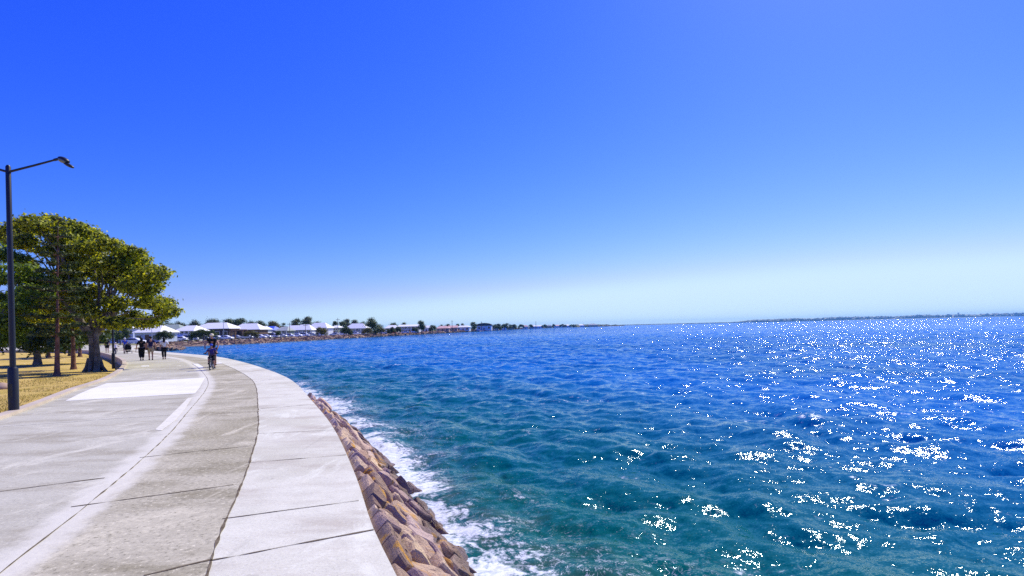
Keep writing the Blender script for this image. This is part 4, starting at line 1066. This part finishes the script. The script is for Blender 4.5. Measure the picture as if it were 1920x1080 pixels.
for i, xx in enumerate((930, 957, 985, 1001, 1012, 1030, 1046, 1062, 1090, 1112)):
    D = [640, 720, 880, 980, 1050, 1180, 1290, 1400, 1600, 1750][i]; a = colr[i % 4]; w_ = rs.uniform(5, 9)
    yh = 614.7 - .0234 * (xx - 960)
    house('tiny %s house on the far shore, %s' % (a[2], places[i]), D, xx - w_, xx + w_, yh - 3.6 - rs.random(), yh - 1.6, a[0], a[1], 'hip', 1, 0, win=3)
# timber pergola
PD = 178; X0, X1 = cx(434, PD), cx(455, PD)
t = thing('pergola', 'brown timber pergola in front of the dark brown house', 'pergola', ((X0 + X1) / 2, PD, 0)); w_ = X1 - X0
for a in (-1, 1):
    for b in (0, 2.5):
        mb = MB(); mb.box((a * w_ / 2, b, 1.45), (.35, .35, 2.9)); mb.build('post', WOOD, t)
mb = MB(); mb.box((0, 0, 3.0), (w_ + .8, .3, .35)); mb.box((0, 2.5, 3.0), (w_ + .8, .3, .35))
for k in range(7): mb.box((-w_ / 2 + w_ * k / 6, 1.25, 3.24), (.14, 3.4, .14))
mb.build('roof_beams', WOOD, t)
t = thing('tent', 'small white dome tent on the shore in front of the dark tree mass', 'tent', (cx(946, 640), 640, 0))
mb = MB(); mb.ell((0, 0, 0), (3.4, 3.0, 3.2), 12, 8); mb.build('canopy', ROOFW, t); mb = MB(); mb.box((0, -2.95, .8), (1.2, .2, 1.6)); mb.build('door_flap', GLASS, t)

# ------------------------------------------------------------------ cars
CW = mat('white_car_paint', (.80, .80, .82), .25, .6); CK = mat('black_car_paint', (.012, .012, .015), .25, .6); CB = mat('blue_car_paint', (.015, .03, .20), .25, .6); CS = mat('silver_car_paint', (.42, .43, .45), .3, .6, .4); CR = mat('red_car_paint', (.35, .03, .025), .25, .6)
def car(label, loc, rz, paint, van=False):
    t = thing('car', label, 'car', loc, rz, 'cars parked along the esplanade')
    L = 4.4; prof = [(-2.2, .35), (-2.2, .78), (-2.05, .92), (-1.5, .98), (-1.05, 1.38), (-.2, 1.45), (.5, 1.36), (1.15, .96), (2.0, .82), (2.2, .62), (2.2, .35)]
    if van: prof = [(-2.2, .35), (-2.2, 1.2), (-2.1, 1.85), (-1.6, 1.92), (.2, 1.92), (.9, 1.7), (1.4, 1.15), (2.05, .98), (2.2, .7), (2.2, .35)]
    mb = MB(); n = len(prof); vs = []
    for y, f in ((-.86, 1), (-.80, 1.0), (.80, 1.0), (.86, 1)):
        for (x, z) in prof:
            yy = y * (1 - .16 * max(0, (z - .9) / .6)) if abs(y) > .82 else y * (1 - .1 * max(0, (z - .9) / .6)); vs.append((x, yy, z + (.0 if abs(y) > .82 else .03)))
    fs = [(j * n + i, (j + 1) * n + i, (j + 1) * n + i + 1, j * n + i + 1) for j in range(3) for i in range(n - 1)] + [tuple(range(n))[::-1], tuple(range(3 * n, 4 * n))]
    mb.add(vs, fs); mb.build('body', paint, t)
    zt_ = 1.78 if van else 1.33
    for s in (-1, 1):
        mb = MB(); q = [(-1.25, .98), (-.95, zt_), (.38, zt_ - .03), (.85, 1.0)] if not van else [(-1.9, 1.15), (-1.9, zt_), (.3, zt_), (.95, 1.2)]
        o1 = .868; mb.add([(x, s * (o1 * (1 - .155 * max(0, (z - .9) / .6)) + .006), z) for x, z in q] + [(x, s * (o1 * (1 - .155 * max(0, (z - .9) / .6)) - .02), z) for x, z in q], [(0, 1, 2, 3), (4, 5, 6, 7), (0, 1, 5, 4), (1, 2, 6, 5), (2, 3, 7, 6)]); mb.build('side_window', GLASS, t)
        for x in (-1.4, 1.4):
            mb = MB(); mb.tube([(x, s * .68, .33), (x, s * .88, .33)], .33, 14); wo = mb.build('wheel', RUB, t)
            mb = MB(); mb.tube([(x, s * .87, .33), (x, s * .895, .33)], .19, 10); mb.build('rim', ALU, wo)
        mb = MB(); mb.box((2.19, s * .6, .68), (.06, .3, .14)); mb.build('headlight', TRIM, t)
    return t
CARS = [
 (337, 165, CW, 0, 'white sedan below the columned house, left of the dark shrub'), (358, 168, CW, 1, 'white van half behind the dark spreading shrub'),
 (379, 170, CK, 0, 'black car just left of the cyclist'), (404, 172, CW, 0, 'white car just right of the cyclist'), (424, 172, CW, 0, 'white sedan parked left of the timber pergola'),
 (443, 186, CS, 0, 'silver car standing under the timber pergola'), (462, 178, CS, 0, 'silver car in front of the olive bush'), (473, 180, CB, 0, 'dark blue car right of the olive bush'), (487, 185, CW, 0, 'white car between the dark blue car and the silver one'),
 (498, 190, CS, 0, 'silver car below the blue roofed house'), (512, 205, CW, 1, 'white van below the blue roofed house'), (528, 208, CS, 0, 'silver car below the grey roofed house'), (541, 212, CW, 0, 'white car left of the slender coast lamp'),
 (556, 218, CW, 0, 'white car below the verandah house'), (570, 222, CW, 1, 'white van left of the large columned house'), (584, 226, CS, 0, 'silver car below the large columned house'), (604, 232, CW, 0, 'white car right of the small dark bush'),
 (627, 238, CW, 0, 'white car in front of the grey green boards'), (642, 243, CW, 1, 'white van left of the white columned house'), (668, 255, CW, 0, 'white car below the white columned house'), (702, 270, CW, 0, 'white car under the tallest far tree'), (718, 275, CW, 0, 'white car just right of the tallest far tree'),
 (736, 288, CR, 0, 'red car below the white house near the long building'), (760, 300, CW, 0, 'white car below the long flat roofed building'), (778, 310, CW, 1, 'white van at the right end of the long building'),
 (35.5, 118, CW, 0, 'white sedan seen past the near lamp post beyond the lawn'), (79, 122, CW, 0, 'white car beyond the lawn between the lamp post and pines'), (63, 124, CK, 0, 'black car beyond the lawn beside the hatted person'), (140, 120, CW, 0, 'white car behind the pine trunks left of the fig'), (252, 119, CW, 0, 'white car behind the black clad woman and navy shirted man'), (308, 150, CW, 0, 'white car behind the woman in the white top'), (110, 121, CR, 0, 'red car beyond the lawn behind the leaning pine')]
protos = {}
for i, (x, D, p, van, lb) in enumerate(CARS):
    key = (p.name, van); rz = R(rs.choice((0, 180)) + rs.uniform(-6, 6) + 8)
    loc = (cx(x, D), D, 0.0)
    if key not in protos: protos[key] = car(lb, loc, rz, p, bool(van))
    else:
        c = copy_tree(protos[key]); c.location = loc; c.rotation_euler = (0, 0, rz); c['label'] = lb
t = thing('trailer', 'small grey box trailer parked beyond the lawn at the left edge', 'trailer', (cx(14, 116), 116, 0))
mb = MB(); mb.box((0, 0, 1.05), (2.4, 1.5, 1.3)); mb.build('box', cm('grey_box', (.42, .42, .40)), t)
mb = MB(); mb.tube([(1.2, 0, .45), (2.0, 0, .42)], .05, 6); mb.build('drawbar', ALU, t)
for s in (-1, 1):
    mb = MB(); mb.tube([(0, s * .62, .3), (0, s * .8, .3)], .3, 12); mb.build('wheel', RUB, t)
# shelter roof beyond the lawn
t = thing('shelter', 'open picnic shelter with a pale pitched roof beyond the lawn', 'shelter', (cx(66, 130), 130, 0))
for a in (-3, 3):
    for b in (-1.5, 1.5):
        mb = MB(); mb.box((a, b, 1.1), (.2, .2, 2.2)); mb.build('post', WOOD, t)
mb = MB(); mb.add([(-3.8, -2.3, 2.2), (3.8, -2.3, 2.2), (3.8, 2.3, 2.2), (-3.8, 2.3, 2.2), (-2.4, 0, 3.2), (2.4, 0, 3.2)], [(0, 1, 5, 4), (1, 2, 5), (2, 3, 4, 5), (3, 0, 4), (3, 2, 1, 0)]); mb.build('roof', ROOFG, t)
house('long low pale house glimpsed through the trees beyond the lawn', 150, -60, 60, 622, 630, GWALL, ROOFG, 'hip', 1, 0, win=7)
house('dark walled house glimpsed behind the fig trunk', 150, 80, 190, 621, 630, DWALL, ROOFG, 'hip', 1, 0, win=7)

# ------------------------------------------------------------------ far trees, bushes, masts
def far_tree(label, x0, x1, ytop, ybot, D, lm, seed, name='tree', cat='tree', dense=1.0, nl=None):
    X0, X1 = cx(x0, D), cx(x1, D); Wd = X1 - X0; zt1 = zt((x0 + x1) / 2, ytop, D); zb = max(.8, zt((x0 + x1) / 2, ybot, D) * .35)
    rs = random.Random(seed); cl = []; hh = zt1 - zb; nC = max(16, int(14 * max(1, Wd / hh) * dense))
    for i in range(nC):
        u = rs.uniform(-1, 1); top = 1 - .45 * abs(u) ** 2.2; f = rs.random() ** .6 * top
        r_ = min(Wd, hh) * rs.uniform(.22, .36)
        cl.append((u * (Wd / 2 - r_ * .7), rs.uniform(-.3, .3) * min(Wd, hh), zb + f * (hh - r_ * .5), r_, r_, r_ * rs.uniform(.55, .85)))
    cl = [(a, b, max(c, d * .4), d, e, f) for a, b, c, d, e, f in cl]
    th = max(.4, zb + hh * .25)
    t = broad_tree(name, label, ((X0 + X1) / 2, D, 0), cl, th, max(.06, min(.35, Wd * .03)), nl or int(min(4200, 1500 + 130 * nC)), max(.05, math.sqrt(Wd * hh) * .034), lm, M['bark'], seed, split=3, shell=.35, cat=cat, group=('bushes' if cat == 'bush' else 'trees') + ' along the far shore')
    return t
T = [
 ('dark green tree under the right tip of the fig crown', 262, 292, 594, 612, 165, 'bush'), ('dark tree low between the fig tip and the white roofs', 290, 329, 596, 610, 200, 'bush'),
 ('pale green tree behind the columned house', 326, 352, 600, 612, 230, 'grey_green'), ('grey green tree left of the broadest roof', 348, 381, 598.5, 612, 235, 'grey_green'), ('rounded tree above the left half of the broadest roof', 384, 413, 594, 606, 240, 'grey_green'),
 ('tree above the right half of the broadest roof', 416, 440, 594, 607, 235, 'bush'), ('tree with spiky top behind the pergola house', 434, 461, 592.5, 608, 230, 'bush'), ('low loose tree right of the spiky topped tree', 459, 482, 600, 611, 250, 'grey_green'),
 ('dark spreading tree behind the white cottage', 474, 503, 600, 614, 255, 'bush'), ('rounded tree behind the blue roof', 499, 526, 599.5, 613, 260, 'olive'), ('low tree behind the grey roof', 524, 538, 604, 614, 265, 'bush'),
 ('left tree of the tall cluster above the verandah house', 547, 566, 596, 611, 270, 'bush'), ('highest tree of the cluster above the verandah house', 563, 588, 592, 609, 275, 'grey_green'), ('dark dome shaped tree right of the tall cluster', 586, 616, 599, 612, 280, 'bush'),
 ('dark pointed tree left of the thin coast mast', 623, 636, 601.5, 614, 290, 'bush'), ('dark bushy tree right of the grey green boards', 634, 651, 601, 615, 285, 'bush'), ('feathery tree above the left of the columned house', 643, 660, 597.5, 608, 310, 'grey_green'), ('loose feathery tree above the columned house', 657, 674, 598, 609, 315, 'grey_green'),
 ('small grey tree left of the tallest far tree', 673, 688, 602, 612, 320, 'grey_green'), ('tallest far tree, dark and towering in the middle of the houses', 685, 717, 592.5, 622, 262, 'bush'),
 ('slim tree at the left of the long white building', 730, 747, 602.5, 612, 340, 'bush'), ('small flat tree above the long white building', 750, 764, 604, 609.5, 360, 'bush'), ('tall dark tree right of the long white building', 781, 799, 600.5, 618, 312, 'bush'), ('squat dark tree right of the tall dark one', 804, 819, 607.5, 620, 330, 'bush'),
 ('low tree above the pink roof', 820, 833, 608, 612.5, 430, 'bush'), ('grey tree left of the mast', 832, 846, 606, 612, 450, 'grey_green'), ('dark pair tree right of the mast', 854, 863, 606, 611, 480, 'bush'), ('small cone of a tree beside the dark pair', 864, 872, 605, 611, 490, 'bush'),
 ('wind bent tree left of the arched hall', 881, 895, 601.5, 617, 500, 'bush'), ('broad dark tree right of the arched hall', 921, 945, 607, 615.5, 600, 'bush'), ('highest of the dark trees behind the dome tent', 940, 960, 604.5, 615, 640, 'bush'), ('dark tree right of the dome tent', 955, 970, 607, 615, 660, 'bush'),
 ('rounded dark tree standing apart on the shore', 970, 984, 608, 614.6, 760, 'bush'), ('small tree left of the slim far mast', 990, 1001, 607.5, 613.6, 900, 'bush'), ('tree right of the slim far mast', 1015, 1027, 607.5, 612.8, 1000, 'bush'), ('narrow pointed tree on the narrowing shore', 1034, 1042, 607, 612.6, 1080, 'bush'),
 ('low tree amid the tiny far houses', 1048, 1064, 607.5, 612, 1200, 'bush'), ('small tree before the wooded point', 1066, 1082, 608, 611.6, 1350, 'bush')]
for i, (lb, a, b, c, d, D, mm) in enumerate(T):
    far_tree(lb, a, b, c, d, D, M[mm], 100 + i)
B = [
 ('round green bush behind the three strolling people', 291, 327, 618.5, 638, 128, 'bush'), ('dark spreading shrub left of the cyclist', 354, 410, 616.5, 635, 152, 'bush'), ('olive bush beside the timber pergola', 455, 486, 618.5, 633, 172, 'olive'), ('dark green bush beside the farther lamp post', 208, 243, 611, 636, 112, 'bush'),
 ('small dark bush before the blue and grey roofs', 517, 528, 619, 631, 200, 'bush'), ('dark round bush before the large columned house', 591, 615, 612, 628, 226, 'olive'), ('dark bush left of the white columned house', 637, 663, 612, 627, 236, 'bush'), ('olive bush under the tallest far tree', 679, 700, 614, 625, 248, 'olive'),
 ('brownish bush right of the tallest far tree', 706, 724, 612, 624, 262, 'olive'), ('dark bush before the white house near the long building', 724, 742, 612, 622.5, 275, 'bush'), ('dark bush at the left end of the long building', 739, 754, 612, 622, 285, 'bush'), ('dark bush at the right end of the long building', 772, 786, 613, 621, 300, 'bush'),
 ('green bush by the water below the far dark trees', 925, 941, 610.5, 616.5, 560, 'bush')]
for i, (lb, a, b, c, d, D, mm) in enumerate(B):
    far_tree(lb, a, b, c, d, D, M[mm], 300 + i, 'bush', 'bush', 1.6)
def mast(label, x, D, ytop, arm=True):
    h = zt(x, ytop, D); t = thing('utility_pole', label, 'pole', (cx(x, D), D, 0)); mb = MB(); mb.tube([(0, 0, 0), (0, 0, h)], [.12 * D / 200, .07 * D / 200], 6); mb.build('pole', M['steel'] if arm else WOOD, t)
    mb = MB(); mb.box((.5, 0, h), (1.4, .2, .14)) if arm else mb.box((0, 0, h * .9), (1.8, .15, .15)); mb.build('arm' if arm else 'cross_arm', M['steel'] if arm else WOOD, t)
for lb, x, D, y, a in (('slender pale lamp pole behind the navy shirted man', 285, 118, 614, True), ('slender pale lamp pole before the broadest white roof', 419.6, 160, 600, True), ('slender dark pole before the white stepped roofs', 543.5, 200, 605, False), ('slender dark pole before the verandah house', 573, 210, 608, False), ('thin mast rising above the bushy trees', 634, 240, 596, False), ('thin tall mast beside the pinkish house', 848, 400, 600.5, False), ('short mast above the arched hall', 903, 500, 603, False), ('slim far mast among the tiny houses', 1005, 900, 602.5, False)):
    mast(lb, x, D, y, a)

# ------------------------------------------------------------------ wooded point and the land across the bay
FARW = leaf_mat('far_woodland_leaves', [(0, (.02, .04, .015)), (.6, (.045, .07, .02)), (1, (.09, .10, .04))], .1)
def lumps(name, label, P, sz, seed):
    rs = np.random.RandomState(seed); n = len(P); oc = np.array([[1, 0, 0], [0, 1, 0], [-1, 0, 0], [0, -1, 0], [0, 0, 1], [0, 0, -.6]], float)
    V = oc[None] * sz[:, None, :] * (0.7 + .6 * rs.rand(n, 6, 1)) + P[:, None]
    Fc = np.array([[0, 1, 4], [1, 2, 4], [2, 3, 4], [3, 0, 4], [1, 0, 5], [2, 1, 5], [3, 2, 5], [0, 3, 5]])
    return tag(np_mesh(name, V, (Fc[None] + (np.arange(n) * 6)[:, None, None]).reshape(-1, 3), FARW), label, kind='stuff')
rn = np.random.RandomState(6)
n = 2600; xs_ = 1075 + 110 * rn.rand(n) ** .9; Ds = 1450 + (xs_ - 1075) / 97 * 1150 + rn.rand(n) * 120
hh = np.array([max(2.2, (9 if x < 1120 else 9 - (x - 1120) * .09) * (.75 + .5 * noise.noise((x * .12, 0, 0)))) for x in xs_])
xs_ = np.minimum(xs_, 1171 - 3 * rn.rand(n))
P = np.array([(cx(a, b), b, rn.rand() * h_ * .8) for a, b, h_ in zip(xs_, Ds, hh)]); sz = np.stack([hh * .5, hh * .5, hh * .35], 1)
lumps('woodland', 'low dark wood on the narrow point of land', P, sz, 1)
FD2 = 5200.0
edge = [(cx(x, FD2 + 200 * math.sin(x * .01)), FD2 + 200 * math.sin(x * .01)) for x in range(1165, 2300, 8)]
mb = MB(); k = len(edge)
mb.add([(p[0], p[1], WZ - .5) for p in edge] + [(p[0], p[1] + 30, WZ + 3.0) for p in edge] + [(p[0] * 1.1, p[1] + 900, 6.0) for p in edge], [(a * k + i, a * k + i + 1, (a + 1) * k + i + 1, (a + 1) * k + i) for a in (0, 1) for i in range(k - 1)])
tag(mb.build('hills', noisy('far_scrub', (.03, .05, .02), (.06, .07, .035), .01)), kind='structure')
n = 10500; xs_ = 1362 + 930 * rn.rand(n); xs_[9000:] = 1168 + 200 * rn.rand(1500); dd = rn.rand(n) * 350
hh = np.array([17 + 5 * noise.noise((x * .02, 0, 0)) + 3 * noise.noise((x * .11, 5, 0)) + (min(1, (x - 1362) / 220)) * 5 for x in xs_]) * 1.25 * np.minimum(1, (xs_ - 1355) / 60)
hh = np.maximum(hh, 5.5)
P = np.array([(cx(a, FD2 + 60 + b), FD2 + 60 + b, 2 + rn.rand() * h_ * .85) for a, b, h_ in zip(xs_, dd, hh)])
sz = np.stack([14 + 10 * rn.rand(n), 12 + 8 * rn.rand(n), hh * .32], 1)
lumps('woodland', 'long blue wooded shore far across the bay', P, sz, 2)
t = thing('water_tower', 'tiny water tower on the skyline across the bay', 'tower', (cx(1797, FD2 + 200), FD2 + 200, 0)); ztw = zt(1797, 586.3, FD2 + 200)
mb = MB(); mb.tube([(0, 0, 0), (0, 0, ztw - 8)], 2.6, 8); mb.build('shaft', cm('tower_concrete', (.35, .35, .36)), t)
mb = MB(); mb.tube([(0, 0, ztw - 11), (0, 0, ztw - 6), (0, 0, ztw)], [3, 8.5, 8], 10); mb.build('tank', M['tower_concrete'], t)

# ------------------------------------------------------------------ air between here and the far shore
hm = bpy.data.materials.new('haze'); hm.use_nodes = True; nt = hm.node_tree
nt.nodes.remove(nt.nodes['Principled BSDF']); pv = nt.nodes.new('ShaderNodeVolumePrincipled')
pv.inputs['Color'].default_value = (0.18, 0.48, 1.0, 1); pv.inputs['Density'].default_value = 9e-5; pv.inputs['Anisotropy'].default_value = 0.3
nt.links.new(pv.outputs[0], nt.nodes['Material Output'].inputs['Volume'])
mb = MB(); mb.box((1500, 3200, (ztw + 4 - 3) / 2), (15000, 6800, ztw + 4 + 3)); hz = mb.build('haze', hm); tag(hz, kind='stuff')
